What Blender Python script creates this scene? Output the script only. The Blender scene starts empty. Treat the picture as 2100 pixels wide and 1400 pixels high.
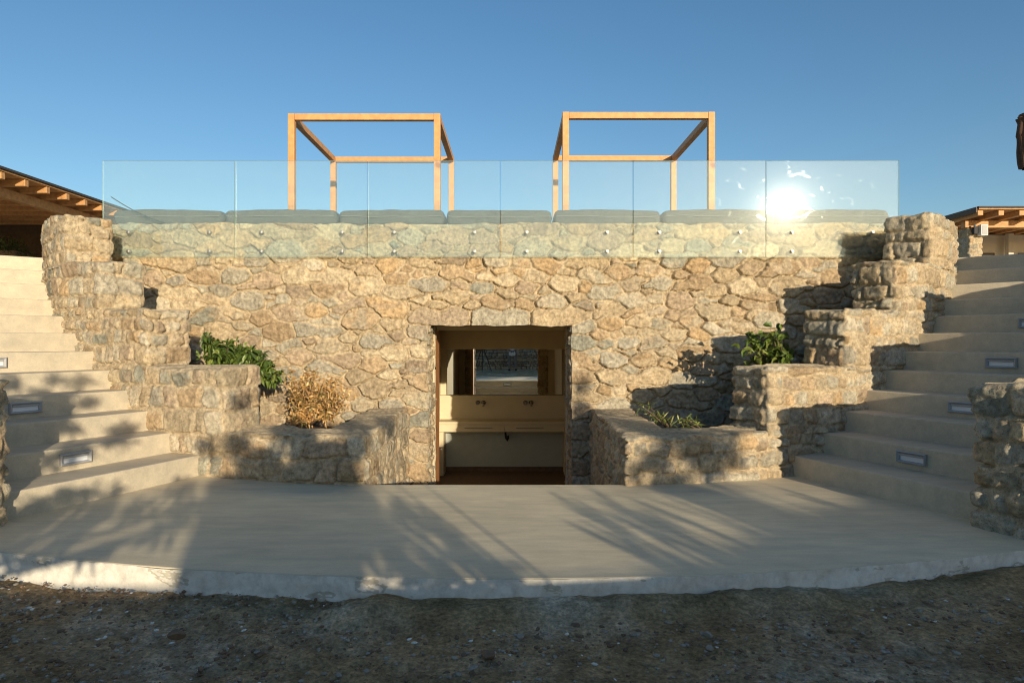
import bpy, bmesh, math, random
import numpy as np
from mathutils import Vector, Matrix
from mathutils.geometry import tessellate_polygon
random.seed(7); RNG = np.random.default_rng(7)
C = bpy.context.scene.collection
SC = bpy.context.scene
EYE = 1.15
# ------------------------------------------------------------------ camera
cam = bpy.data.objects.new('camera', bpy.data.cameras.new('camera')); C.objects.link(cam)
cam.location = (0.14, 0, EYE); cam.rotation_euler = (math.radians(90), 0, 0)
cam.data.sensor_width = 36; cam.data.lens = 36*1350/2100; cam.data.clip_end = 3000; cam.data.clip_start = 0.05
SC.camera = cam
# ------------------------------------------------------------------ light
SUN = Vector((0.388, -1.0, 0.2015)).normalized()
sl = bpy.data.lights.new('sun', 'SUN'); so = bpy.data.objects.new('sun', sl); C.objects.link(so)
sl.energy = 5.0; sl.angle = math.radians(0.46); sl.color = (1.0, 0.85, 0.62)
so.rotation_euler = SUN.to_track_quat('Z', 'Y').to_euler(); so.location = SUN*60
W = bpy.data.worlds.new('World'); SC.world = W; W.use_nodes = True
wn = W.node_tree.nodes; wl = W.node_tree.links
sky = wn.new('ShaderNodeTexSky'); sky.sky_type = 'NISHITA'; sky.sun_disc = False
sky.sun_elevation = math.asin(SUN.z); sky.sun_rotation = math.atan2(SUN.x, SUN.y)
sky.altitude = 0; sky.air_density = 1.0; sky.dust_density = 0.6; sky.ozone_density = 2.2
hs = wn.new('ShaderNodeHueSaturation'); hs.inputs['Saturation'].default_value = 1.17; hs.inputs['Hue'].default_value = .5; wl.new(sky.outputs[0], hs.inputs['Color']); wl.new(hs.outputs[0], wn['Background'].inputs[0]); wn['Background'].inputs[1].default_value = 0.138
SC.view_settings.view_transform = 'Standard'; SC.view_settings.look = 'None'
SC.view_settings.exposure = 0.17; SC.view_settings.gamma = 1.0
SC.cycles.filter_width = 1.05; SC.cycles.max_bounces = 10; SC.cycles.transparent_max_bounces = 12

# ------------------------------------------------------------------ helpers
def tag(o, label=None, cat=None, group=None, kind=None):
    if label: o['label'] = label
    if cat: o['category'] = cat
    if group: o['group'] = group
    if kind: o['kind'] = kind
    return o
def empty(name, loc, label, cat, group=None, rz=0):
    o = bpy.data.objects.new(name, None); C.objects.link(o); o.location = loc; o.rotation_euler = (0, 0, rz)
    o.empty_display_size = .1
    return tag(o, label, cat, group)
def link(name, me, mat, parent=None, smooth=False):
    o = bpy.data.objects.new(name, me); C.objects.link(o)
    mats = mat if isinstance(mat, (list, tuple)) else [mat]
    for m in mats: me.materials.append(m)
    if smooth: me.polygons.foreach_set('use_smooth', [True]*len(me.polygons))
    if parent is not None:
        o.parent = parent; o.matrix_parent_inverse = Matrix()
    return o
def np_mesh(name, V, faces, n, col=None, smooth=True, midx=None):
    """V (N,3); faces (F,n) int"""
    me = bpy.data.meshes.new(name); V = np.asarray(V, np.float32); faces = np.asarray(faces, np.int32)
    me.vertices.add(len(V)); me.vertices.foreach_set('co', V.ravel())
    F = len(faces); me.loops.add(F*n); me.loops.foreach_set('vertex_index', faces.ravel())
    me.polygons.add(F); me.polygons.foreach_set('loop_start', np.arange(0, F*n, n, dtype=np.int32))
    if smooth: me.polygons.foreach_set('use_smooth', np.ones(F, bool))
    if midx is not None: me.polygons.foreach_set('material_index', np.asarray(midx, np.int32))
    me.update(calc_edges=True); me.validate()
    if col is not None:
        a = me.color_attributes.new('Col', 'FLOAT_COLOR', 'POINT')
        c4 = np.ones((len(V), 4), np.float32); c4[:, :3] = col
        a.data.foreach_set('color', c4.ravel())
    return me
def vnoise(x, y, seed=0):
    x = np.asarray(x, np.float64); y = np.asarray(y, np.float64)
    xi = np.floor(x).astype(np.int64); yi = np.floor(y).astype(np.int64)
    fx = x-xi; fy = y-yi; fx = fx*fx*(3-2*fx); fy = fy*fy*(3-2*fy)
    def h(a, b):
        n = (a*374761393 + b*668265263 + seed*1274126177) & 0xffffffff
        n = ((n ^ (n >> 13))*1274126177) & 0xffffffff
        return ((n ^ (n >> 16)) & 0xffff)/32767.5-1
    return (h(xi, yi)*(1-fx)+h(xi+1, yi)*fx)*(1-fy)+(h(xi, yi+1)*(1-fx)+h(xi+1, yi+1)*fx)*fy
def fbm(x, y, seed=0, o=3):
    r = 0; a = 1
    for k in range(o): r = r+a*vnoise(x*2**k, y*2**k, seed+k*17); a *= .5
    return r
def sst(a, b, x):
    t = np.clip((x-a)/(b-a), 0, 1); return t*t*(3-2*t)
class MB:
    def __init__(s): s.bm = bmesh.new()
    def box(s, x0, x1, y0, y1, z0, z1, M=None):
        r = bmesh.ops.create_cube(s.bm, size=1.0)
        for v in r['verts']:
            v.co = Vector(((x0+x1)/2+v.co.x*(x1-x0), (y0+y1)/2+v.co.y*(y1-y0), (z0+z1)/2+v.co.z*(z1-z0)))
            if M: v.co = M @ v.co
        return s
    def bar(s, a, b, w, h, up=(0, 0, 1)):
        a = Vector(a); b = Vector(b); d = (b-a); L = d.length; d.normalize()
        sd = d.cross(Vector(up)).normalized(); u = sd.cross(d)
        M = Matrix((sd, d, u)).transposed().to_4x4(); M.translation = (a+b)/2
        return s.box(-w/2, w/2, -L/2, L/2, -h/2, h/2, M)
    def tube(s, pts, rad, n=8, cap=True):
        pts = [Vector(p) for p in pts]; rr = rad if isinstance(rad, (list, tuple)) else [rad]*len(pts)
        rings = []
        for i, p in enumerate(pts):
            t = (pts[min(i+1, len(pts)-1)]-pts[max(i-1, 0)]).normalized()
            a = t.orthogonal().normalized() if i == 0 else (a-t*a.dot(t)).normalized()
            b = t.cross(a)
            rings.append([s.bm.verts.new(p+(a*math.cos(k*2*math.pi/n)+b*math.sin(k*2*math.pi/n))*rr[i]) for k in range(n)])
        for i in range(len(rings)-1):
            for k in range(n): s.bm.faces.new((rings[i][k], rings[i][(k+1) % n], rings[i+1][(k+1) % n], rings[i+1][k]))
        if cap: s.bm.faces.new(rings[0][::-1]); s.bm.faces.new(rings[-1])
        return s
    def prism(s, poly, z0, z1):
        a = [s.bm.verts.new((p[0], p[1], z0)) for p in poly]; b = [s.bm.verts.new((p[0], p[1], z1)) for p in poly]
        n = len(poly)
        s.bm.faces.new(a[::-1]); s.bm.faces.new(b)
        for i in range(n): s.bm.faces.new((a[i], a[(i+1) % n], b[(i+1) % n], b[i]))
        return s
    def build(s, name, mat, parent=None, bevel=0, smooth=False, seg=2):
        bmesh.ops.recalc_face_normals(s.bm, faces=s.bm.faces)
        if bevel:
            ed = [e for e in s.bm.edges if len(e.link_faces) == 2 and e.calc_face_angle(0) > .6]
            bmesh.ops.bevel(s.bm, geom=ed, offset=bevel, segments=seg, affect='EDGES', profile=.5)
        me = bpy.data.meshes.new(name); s.bm.to_mesh(me); s.bm.free()
        return link(name, me, mat, parent, smooth)

# ------------------------------------------------------------------ materials
def newmat(name):
    m = bpy.data.materials.new(name); m.use_nodes = True
    return m, m.node_tree.nodes, m.node_tree.links, m.node_tree.nodes['Principled BSDF']
def tc(n, l, scale=(1, 1, 1), out='Object'):
    t = n.new('ShaderNodeTexCoord'); mp = n.new('ShaderNodeMapping'); mp.inputs['Scale'].default_value = scale
    l.new(t.outputs[out], mp.inputs[0]); return mp.outputs[0]
def noise(n, l, vec, scale, detail=4, rough=.55):
    t = n.new('ShaderNodeTexNoise'); t.inputs['Scale'].default_value = scale; t.inputs['Detail'].default_value = detail
    t.inputs['Roughness'].default_value = rough
    if vec is not None: l.new(vec, t.inputs['Vector'])
    return t.outputs['Fac']
def ramp(n, l, fac, stops):
    r = n.new('ShaderNodeValToRGB'); e = r.color_ramp.elements
    while len(e) < len(stops): e.new(.5)
    for i, (p, c) in enumerate(stops):
        e[i].position = p; e[i].color = (*c, 1) if len(c) == 3 else c
    l.new(fac, r.inputs[0]); return r.outputs[0]
def mixc(n, l, fac, a, b, mode='MIX'):
    m = n.new('ShaderNodeMix'); m.data_type = 'RGBA'; m.blend_type = mode
    for s, v in ((m.inputs[0], fac), (m.inputs[6], a), (m.inputs[7], b)):
        if isinstance(v, (int, float)): s.default_value = v
        elif isinstance(v, tuple): s.default_value = (*v, 1)
        else: l.new(v, s)
    return m.outputs[2]
def bump(n, l, p, h, strength=.3, dist=.01):
    b = n.new('ShaderNodeBump'); b.inputs['Strength'].default_value = strength; b.inputs['Distance'].default_value = dist
    l.new(h, b.inputs['Height']); l.new(b.outputs[0], p.inputs['Normal'])
def attr_mat(name, rough=.9, mott=.42, sc=28, bs=.65, bd=.016, spec=.2):
    m, n, l, p = newmat(name)
    a = n.new('ShaderNodeAttribute'); a.attribute_name = 'Col'
    v = tc(n, l); f1 = noise(n, l, v, sc, 6, .65); f2 = noise(n, l, v, 6, 3)
    r1 = ramp(n, l, f1, [(.3, (1-mott,)*3), (.5, (1, 1, 1)), (.72, (1+mott,)*3)])
    r2 = ramp(n, l, f2, [(.3, (.88, .87, .86)), (.7, (1.1, 1.08, 1.05))])
    c = mixc(n, l, 1.0, a.outputs['Color'], r1, 'MULTIPLY'); c = mixc(n, l, 1.0, c, r2, 'MULTIPLY')
    f3 = noise(n, l, v, 130, 3, .6)
    s1 = ramp(n, l, f3, [(.36, (.45, .42, .38)), (.42, (1, 1, 1)), (.63, (1, 1, 1)), (.70, (1.35, 1.35, 1.35))])
    c = mixc(n, l, .8, c, s1, 'MULTIPLY')
    l.new(c, p.inputs['Base Color']); p.inputs['Roughness'].default_value = rough; p.inputs['Specular IOR Level'].default_value = spec
    fb = noise(n, l, v, 55, 6, .7); bump(n, l, p, fb, bs, bd)
    return m
def simple(name, col, rough=.7, metal=0, var=.12, sc=8, bs=0, bsc=60, bd=.004, spec=.3, stretch=(1, 1, 1)):
    m, n, l, p = newmat(name); v = tc(n, l, stretch); f = noise(n, l, v, sc, 5)
    c = ramp(n, l, f, [(.3, tuple(x*(1-var) for x in col)), (.7, tuple(min(1, x*(1+var)) for x in col))])
    l.new(c, p.inputs['Base Color']); p.inputs['Roughness'].default_value = rough; p.inputs['Metallic'].default_value = metal
    p.inputs['Specular IOR Level'].default_value = spec
    if bs: bump(n, l, p, noise(n, l, v, bsc, 5, .6), bs, bd)
    return m
M = {}
M['stone'] = attr_mat('rubble_stone')
M['leaf'] = attr_mat('leaf', rough=.42, mott=.12, sc=20, bs=.1, bd=.002, spec=.4)
def cement(name, col, var=.16, trowel=True):
    m, n, l, p = newmat(name); v = tc(n, l); f1 = noise(n, l, v, 1.3, 6, .6)
    v2 = tc(n, l, (1.2, 5, 5)); f2 = noise(n, l, v2, 2.2, 5, .65); f3 = noise(n, l, v, 90, 4, .7)
    c = ramp(n, l, f1, [(.3, tuple(x*(1-var) for x in col)), (.52, col), (.72, tuple(x*(1+var*.7) for x in col))])
    c2 = ramp(n, l, f2, [(.35, (.86, .87, .88)), (.65, (1.07, 1.06, 1.04))])
    c = mixc(n, l, 1.0, c, c2, 'MULTIPLY')
    c3 = ramp(n, l, f3, [(.3, (.9, .9, .9)), (.7, (1.07, 1.07, 1.07))]); c = mixc(n, l, 1.0, c, c3, 'MULTIPLY')
    v4 = tc(n, l, (1, 2.2, 1)); f4 = noise(n, l, v4, 5, 7, .75)
    c4 = ramp(n, l, f4, [(.30, (.80, .79, .77)), (.38, (1, 1, 1)), (.64, (1, 1, 1)), (.74, (1.06, 1.06, 1.06))]); c = mixc(n, l, .8, c, c4, 'MULTIPLY')
    l.new(c, p.inputs['Base Color']); p.inputs['Roughness'].default_value = .62; p.inputs['Specular IOR Level'].default_value = .3
    ad = n.new('ShaderNodeMath'); ad.operation = 'ADD'; l.new(f2, ad.inputs[0])
    ml = n.new('ShaderNodeMath'); ml.operation = 'MULTIPLY'; ml.inputs[1].default_value = .12; l.new(f3, ml.inputs[0]); l.new(ml.outputs[0], ad.inputs[1])
    bump(n, l, p, ad.outputs[0], .35, .006)
    return m
M['cement'] = cement('platform_cement', (.64, .55, .39), .13)
M['step'] = cement('step_cement', (.54, .47, .355), .07)
M['plaster_in'] = simple('interior_plaster', (.60, .51, .35), .8, var=.06, sc=3, bs=.2)
M['plaster_house'] = simple('house_plaster', (.60, .55, .45), .85, var=.05, sc=3)
M['vanity_grey'] = simple('grey_panel', (.42, .44, .39), .6, var=.05)
def wood(name, col, dark=.7):
    m, n, l, p = newmat(name); g = n.new('ShaderNodeTexCoord').outputs['Object']
    w = n.new('ShaderNodeTexNoise'); w.inputs['Scale'].default_value = 9; w.inputs['Detail'].default_value = 6
    mp = n.new('ShaderNodeMapping'); mp.inputs['Scale'].default_value = (1.4, 1.4, 1.4); l.new(g, mp.inputs[0]); l.new(mp.outputs[0], w.inputs[0])
    c = ramp(n, l, w.outputs['Fac'], [(.3, tuple(x*dark for x in col)), (.55, col), (.75, tuple(min(1, x*1.15) for x in col))])
    f = noise(n, l, tc(n, l), 3, 2); k = ramp(n, l, f, [(.64, (1, 1, 1)), (.72, (.62, .5, .42))]); c = mixc(n, l, 1.0, c, k, 'MULTIPLY')
    l.new(c, p.inputs['Base Color']); p.inputs['Roughness'].default_value = .55; p.inputs['Specular IOR Level'].default_value = .3
    bump(n, l, p, w.outputs['Fac'], .15, .004); return m
M['wood'] = wood('larch_wood', (.62, .31, .12), .82)
M['rafter'] = wood('rafter_wood', (.50, .27, .11), .75)
M['dark_and_shade_wood'] = wood('dark_and_shade_boards', (.10, .065, .04), .7)  # own tone of fascia and window frames; painted shade on the pavilion back wall
M['doorwood'] = wood('door_wood', (.45, .20, .08), .75)
M['floorwood'] = wood('floor_wood', (.16, .10, .06), .7)
M['membrane'] = simple('roof_membrane', (.05, .045, .045), .8)
M['steel'] = simple('brushed_steel', (.36, .36, .35), .5, 1.0, .05)
M['chrome'] = simple('chrome', (.30, .29, .28), .15, 1.0, .02)
M['alu'] = simple('grey_aluminium', (.36, .36, .36), .5, 0, .06)
M['bracket'] = simple('grey_bracket', (.17, .17, .17), .7, 0, .05)
M['white'] = simple('white_paint', (.78, .78, .76), .5, 0, .03)
M['black'] = simple('black_rubber', (.02, .02, .022), .6, 0, .1)
M['darkglass'] = simple('dark_window', (.02, .02, .022), .08, 0, .1, spec=.6)
M['soil'] = simple('planter_soil', (.11, .075, .045), .95, 0, .35, 14, .8, 60, .02)
M['bark'] = simple('bark', (.13, .09, .06), .9, 0, .3, 20, .6, 50, .01)
M['cushion'] = simple('grey_canvas', (.095, .098, .095), .85, 0, .10, 5, .5, 10, .015)
M['parasol'] = simple('brown_canvas', (.10, .055, .035), .85, 0, .15, 4)
M['shirt'] = simple('white_shirt', (.75, .76, .78), .8, 0, .04)
M['trouser'] = simple('grey_trousers', (.20, .18, .16), .85, 0, .1)
M['skin'] = simple('skin', (.50, .30, .20), .5, 0, .06)
M['hair'] = simple('hair', (.04, .025, .018), .6, 0, .2)
def diffuser():
    m, n, l, p = newmat('frosted_diffuser'); p.inputs['Base Color'].default_value = (.72, .74, .76, 1); p.inputs['Roughness'].default_value = .35
    return m
M['diff'] = diffuser()
m, n, l, p = newmat('mirror_silver'); p.inputs['Base Color'].default_value = (.80, .84, .82, 1); p.inputs['Metallic'].default_value = 1; p.inputs['Roughness'].default_value = .015; M['mirror'] = m
# glass pane: clear, slightly green, with a dusty film and a few wipe marks
def glass_mat():
    m, n, l, p = newmat('balustrade_glass'); out = n['Material Output']; n.remove(p)
    tr = n.new('ShaderNodeBsdfTransparent'); tr.inputs[0].default_value = (.955, .985, .975, 1)
    gl = n.new('ShaderNodeBsdfGlossy'); gl.inputs[0].default_value = (1, 1, 1, 1); gl.inputs['Roughness'].default_value = 0.0
    fr = n.new('ShaderNodeFresnel'); fr.inputs['IOR'].default_value = 1.5
    mx = n.new('ShaderNodeMixShader'); l.new(fr.outputs[0], mx.inputs[0]); l.new(tr.outputs[0], mx.inputs[1]); l.new(gl.outputs[0], mx.inputs[2])
    film = n.new('ShaderNodeBsdfGlossy'); film.inputs[0].default_value = (.95, 1, 1, 1); film.inputs['Roughness'].default_value = .125
    df = n.new('ShaderNodeBsdfDiffuse'); df.inputs[0].default_value = (.60, .76, .77, 1)
    fm = n.new('ShaderNodeMixShader'); fm.inputs[0].default_value = .5; fl = n.new('ShaderNodeMath'); fl.operation = 'MULTIPLY_ADD'; fl.inputs[1].default_value = -.07; fl.inputs[2].default_value = .992; l.new(film.outputs[0], fm.inputs[1]); l.new(df.outputs[0], fm.inputs[2])
    v = tc(n, l, (1, 1, 1.6)); ds = n.new('ShaderNodeTexNoise'); ds.inputs['Scale'].default_value = 4.0; ds.inputs['Detail'].default_value = 5; ds.inputs['Distortion'].default_value = 2.2
    l.new(v, ds.inputs['Vector']); wipe = ramp(n, l, ds.outputs['Fac'], [(.60, (0, 0, 0)), (.72, (1, 1, 1))]); l.new(wipe, fl.inputs[0]); l.new(fl.outputs[0], fm.inputs[0])
    mm = n.new('ShaderNodeMath'); mm.operation = 'MULTIPLY_ADD'; mm.inputs[1].default_value = .035; mm.inputs[2].default_value = .058; l.new(wipe, mm.inputs[0])
    m2 = n.new('ShaderNodeMixShader'); l.new(mm.outputs[0], m2.inputs[0]); l.new(mx.outputs[0], m2.inputs[1]); l.new(fm.outputs[0], m2.inputs[2])
    l.new(m2.outputs[0], out.inputs[0]); return m
M['glass'] = glass_mat()
m, n, l, p = newmat('clear_glass'); p.inputs['Base Color'].default_value = (.9, .97, .97, 1); p.inputs['Roughness'].default_value = 0; p.inputs['Alpha'].default_value = .12; M['clear'] = m
M['glassedge'] = simple('glass_edge', (.35, .50, .46), .2, 0, .05, spec=.8)
def edge_plaster():
    m, n, l, p = newmat('white_edge_plaster'); v = tc(n, l, (1, 1, 2.5)); f = noise(n, l, v, 2.6, 5, .6)
    c = ramp(n, l, f, [(.0, (.76, .71, .62)), (.60, (.75, .70, .61)), (.61, (.50, .46, .37)), (.64, (.52, .48, .39)), (.647, (.76, .71, .62))])
    f2 = noise(n, l, tc(n, l), 18, 5, .7); c2 = ramp(n, l, f2, [(.3, (.78, .77, .75)), (.6, (1.05, 1.05, 1.05))]); c = mixc(n, l, 1., c, c2, 'MULTIPLY')
    l.new(c, p.inputs['Base Color']); p.inputs['Roughness'].default_value = .85; bump(n, l, p, f2, .5, .008); return m
M['edge'] = edge_plaster()
def dirt():
    m, n, l, p = newmat('bare_earth'); v = tc(n, l); f = noise(n, l, v, .9, 6, .65)
    c = ramp(n, l, f, [(.30, (.37, .25, .12)), (.46, (.46, .325, .17)), (.56, (.54, .41, .25)), (.64, (.82, .70, .52))])
    f2 = noise(n, l, v, 45, 6, .75); c2 = ramp(n, l, f2, [(.32, (.45, .44, .43)), (.5, (1, 1, 1)), (.66, (1.6, 1.6, 1.6)), (.72, (2.5, 2.5, 2.5))])
    c = mixc(n, l, 1., c, c2, 'MULTIPLY'); f4 = noise(n, l, v, 7, 4, .6)
    c4 = ramp(n, l, f4, [(.35, (.7, .68, .66)), (.6, (1.15, 1.12, 1.1))]); c = mixc(n, l, 1., c, c4, 'MULTIPLY')
    l.new(c, p.inputs['Base Color']); p.inputs['Roughness'].default_value = .95; p.inputs['Specular IOR Level'].default_value = .15
    bump(n, l, p, f2, 1.0, .035); return m
M['dirt'] = dirt()

# ------------------------------------------------------------------ rubble stone surfaces
PAL = np.array([(.42, .325, .20), (.40, .285, .165), (.47, .385, .255), (.46, .315, .165), (.36, .33, .26), (.40, .365, .28), (.38, .285, .19), (.50, .44, .33), (.27, .275, .225), (.33, .255, .175)])
PAL = PAL*.84+np.array((.43, .37, .28))*.16
W_WARM = np.array([.20, .13, .15, .10, .09, .09, .11, .06, .04, .03]); W_GREY = np.array([.22, .08, .20, .04, .10, .13, .08, .12, .015, .015])
MORTAR = np.array((.455, .37, .25))
class Stones:
    def __init__(s, u0, u1, v0, v1, rmin=.045, rmax=.125, aspect=1.6, seed=1, w=W_WARM, fixed=(), clear=(), course=False, amp=.02, mw=.010, mortar=MORTAR, mlev=.45, kk=.0035, merge=.12):
        s.kk = kk
        r = np.random.default_rng(seed); s.aspect = aspect; s.seed = seed; s.amp = amp; s.mw = mw; s.mortar = mortar; s.mlev = mlev
        cu = [f[0]/aspect for f in fixed]; cv = [f[1] for f in fixed]; rr = [f[2] for f in fixed]
        s.course = course
        if course:
            s.zb = [v0-.3]; s.jn = []; s.cnt = []; tot = 0; hmax = max(.12, min(.215, (v1-v0)*.75))
            while s.zb[-1] < v1+.3:
                h = r.uniform(.10, hmax); z = s.zb[-1]; x = u0-.5+r.uniform(0, .2); J = [x]
                while x < u1+.6: x += np.clip(r.lognormal(.1, .38), .55, 2.1)*h; J.append(x)
                s.zb.append(z+h); s.jn.append((np.array(J), r.normal(size=len(J))*.16, tot)); tot += len(J)
                for q in range(len(J)): cu.append((J[q]+(J[q+1] if q+1 < len(J) else J[q]))/2/aspect); cv.append(z+h/2); rr.append(.05)
            s.zb = np.array(s.zb)
        else:
            area = (u1-u0+.6)/aspect*(v1-v0+.6); CU = np.array(cu); CV = np.array(cv); RR = np.array(rr)
            n_try = int(area*1300)
            pu = r.uniform((u0-.3)/aspect, (u1+.3)/aspect, n_try); pv = r.uniform(v0-.3, v1+.3, n_try)
            rad = rmin+(rmax-rmin)*(1-np.linspace(0, 1, n_try)**.23)*r.uniform(.6, 1, n_try)
            rad = np.maximum(rad, rmin)
            cap = len(pu)+len(CU); A = np.zeros((cap, 3)); k = len(CU)
            if k: A[:k, 0] = CU; A[:k, 1] = CV; A[:k, 2] = RR
            for i in range(n_try):
                x, y = pu[i], pv[i]
                if any(c[0]/aspect < x < c[1]/aspect and c[2] < y < c[3] for c in clear): continue
                if k:
                    d2 = (A[:k, 0]-x)**2+(A[:k, 1]-y)**2
                    if np.any(d2 < (A[:k, 2]*.92+rad[i]*.92)**2): continue
                A[k] = (x, y, rad[i]); k += 1
            cu, cv, rr = A[:k, 0], A[:k, 1], A[:k, 2]
        s.cu = np.array(cu, np.float32); s.cv = np.array(cv, np.float32); s.r2 = np.array(rr, np.float32)**2; N = len(s.cu)
        s.id_col = PAL[r.choice(len(PAL), N, p=w/w.sum())]*r.uniform(.78, 1.18, (N, 1))*.90+MORTAR*.04; s.id_h = r.uniform(.6, 1.15, N)
        s.gid = np.arange(N); used = np.zeros(N, bool)
        for i in r.permutation(N if not course else 0):
            if used[i] or r.random() > merge: continue
            du = s.cu-s.cu[i]; dv = s.cv-s.cv[i]; d2 = du*du+dv*dv; d2[i] = 9; d2[used] = 9; d2[np.abs(dv) > .75*np.abs(du)+.01] = 9
            j = int(d2.argmin())
            if d2[j] < .05: s.gid[j] = i; used[i] = used[j] = True; s.id_col[j] = s.id_col[i]; s.id_h[j] = s.id_h[i]
        s.tu = np.clip(r.normal(size=N), -1.6, 1.6)*.10; s.tv = np.clip(r.normal(size=N), -1.6, 1.6)*.12; s.sd2 = r.integers(0, 9999, N)
    def ev(s, U, V):
        sh = U.shape; U = U.ravel(); V = V.ravel(); n = len(U)
        if s.course: return s.ev_course(U, V, sh)
        Uw = (U+.015*fbm(U*5, V*7, s.seed+3, 3)+.007*vnoise(U*38, V*38, s.seed))/s.aspect; Vw = V+.012*fbm(U*5+9, V*7+5, s.seed+8, 3)+.006*vnoise(U*38+7, V*38, s.seed+2)
        H = np.zeros(n); COL = np.zeros((n, 3)); order = np.argsort(Uw, kind='stable')
        B = 9000
        for b in range(0, n, B):
            ix = order[b:b+B]; x = Uw[ix].astype(np.float32); y = Vw[ix].astype(np.float32)
            k = np.where((s.cu > x.min()-.45) & (s.cu < x.max()+.45))[0]
            cu, cv, r2 = s.cu[k], s.cv[k], s.r2[k]
            P = (x[:, None]-cu)**2+(y[:, None]-cv)**2-r2
            i1 = P.argmin(1); p1 = P[np.arange(len(ix)), i1]
            dc = np.sqrt((cu[i1][:, None]-cu)**2+(cv[i1][:, None]-cv)**2)
            dc[np.arange(len(ix)), i1] = 1e9
            D = (P-p1[:, None])/(2*dc); D[np.arange(len(ix)), i1] = 9
            D = np.where(s.gid[k][None, :] == s.gid[k][i1][:, None], 9, D); D = np.minimum(D, .5); kk = s.kk
            d = -kk*np.log(np.exp(-D/kk).sum(1)+1e-12)
            g = s.gid[k[i1]]; mwv = s.mw*(1+.7*vnoise(U[ix]*4, V[ix]*4, s.seed+31))
            e = d-mwv
            st = sst(-.002, .005, e); prof = sst(0, .014, e)
            rel_u = np.clip(x-s.cu[g], -.15, .15); rel_v = np.clip(y-s.cv[g], -.15, .15)
            rgh = fbm(U[ix]*22+s.sd2[g], V[ix]*22, s.seed+5, 3)
            hs = s.amp*s.id_h[g]*(.66+.34*prof)+(s.amp*.25+.003)*rgh+(rel_u*s.tu[g]+rel_v*s.tv[g])*.9
            ml = s.mlev+.5*vnoise(U[ix]*2.3, V[ix]*2.3, s.seed+77)
            hm = s.amp*ml+s.amp*.12*vnoise(U[ix]*30, V[ix]*30, s.seed+6)-(s.amp*.9+.022)*np.exp(-((e+.003)/.0075)**2)*sst(-.3, .3, vnoise(U[ix]*6, V[ix]*6, s.seed+91)-rel_v*6)
            H[ix] = hs*st+np.minimum(hm, hs+.3*s.amp)*(1-st)
            smear = sst(.15, .6, vnoise(U[ix]*3+4, V[ix]*4, s.seed+50)+.35*vnoise(U[ix]*16, V[ix]*16, s.seed+51))*(1-sst(.004, .028, e))*.55
            patch = sst(.25, .7, fbm(U[ix]*7+s.sd2[g], V[ix]*9, s.seed+61, 2))[:, None]
            sc = s.id_col[g]*(1-patch*.45)+PAL[(s.sd2[g]) % 10]*patch*.45
            sc = sc*(1+.10*rgh[:, None]); w = (st*(1-smear))[:, None]
            COL[ix] = sc*w+s.mortar*(1+.08*vnoise(U[ix]*9, V[ix]*9, 4))[:, None]*(1-w)
        return H.reshape(sh), COL.reshape(sh+(3,))
def ev_course(s, U, V, sh):
    n = len(U); wu = U+.020*fbm(U*3.1, V*6, s.seed+3, 3)+.006*vnoise(U*40, V*40, s.seed); wv = V+.026*fbm(U*3.3+9, V*2.2+5, s.seed+8, 3)+.005*vnoise(U*40+7, V*40, s.seed+2)
    row = np.clip(np.searchsorted(s.zb, wv)-1, 0, len(s.jn)-1); g = np.zeros(n, int); du = np.zeros(n); cu = np.zeros(n)
    for q in np.unique(row):
        m = row == q; J, T, t0 = s.jn[q]; zc = (s.zb[q]+s.zb[q+1])/2; sk = wv[m]-zc
        k = np.clip(np.searchsorted(J, wu[m])-1, 0, len(J)-2); k = np.where(wu[m] < J[k]+T[k]*sk, np.maximum(k-1, 0), k); k = np.where(wu[m] > J[k+1]+T[k+1]*sk, np.minimum(k+1, len(J)-2), k)
        l_ = wu[m]-(J[k]+T[k]*sk); r_ = (J[k+1]+T[k+1]*sk)-wu[m]; du[m] = np.minimum(l_, r_); cu[m] = (J[k]+J[k+1])/2; g[m] = t0+k
    sd = s.sd2[g]; dn = wv-s.zb[row]-.014*((sd % 7)/6.)**2; up = s.zb[row+1]-wv-.030*((sd % 11)/10.)**3
    dv = np.minimum(dn, up); kk = .004+.009*((sd % 5)/4.)
    d = -kk*np.log(np.exp(-du/kk)+np.exp(-dv/kk)); e = d-s.mw*.8*(1+.7*vnoise(U*4, V*4, s.seed+31))
    st = sst(-.002, .005, e); prof = sst(0, .016, e); rgh = fbm(U*20+sd, V*20, s.seed+5, 3)
    ru = wu-cu; rv = wv-(s.zb[row]+s.zb[row+1])/2
    hs = s.amp*s.id_h[g]*(.60+.40*prof)+(s.amp*.32+.003)*rgh+(ru*s.tu[g]+rv*s.tv[g])*.9
    ml = s.mlev+.5*vnoise(U*2.3, V*2.3, s.seed+77)
    hm = s.amp*ml-(s.amp*.9+.018)*np.exp(-((e+.003)/.0075)**2)*sst(-.3, .3, vnoise(U*6, V*6, s.seed+91)-rv*5)
    H = hs*st+np.minimum(hm, hs+.3*s.amp)*(1-st)
    smear = sst(.15, .6, vnoise(U*3+4, V*4, s.seed+50)+.35*vnoise(U*16, V*16, s.seed+51))*(1-sst(.004, .028, e))*.6
    patch = sst(.25, .7, fbm(U*7+sd, V*9, s.seed+61, 2))[:, None]; sc = s.id_col[g]*(1-patch*.45)+PAL[sd % 10]*patch*.45; sc = sc*(1+.12*rgh[:, None]); w = (st*(1-smear))[:, None]
    return H.reshape(sh), (sc*w+s.mortar*(1+.08*vnoise(U*9, V*9, 4))[:, None]*(1-w)).reshape(sh+(3,))
Stones.ev_course = ev_course
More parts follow.
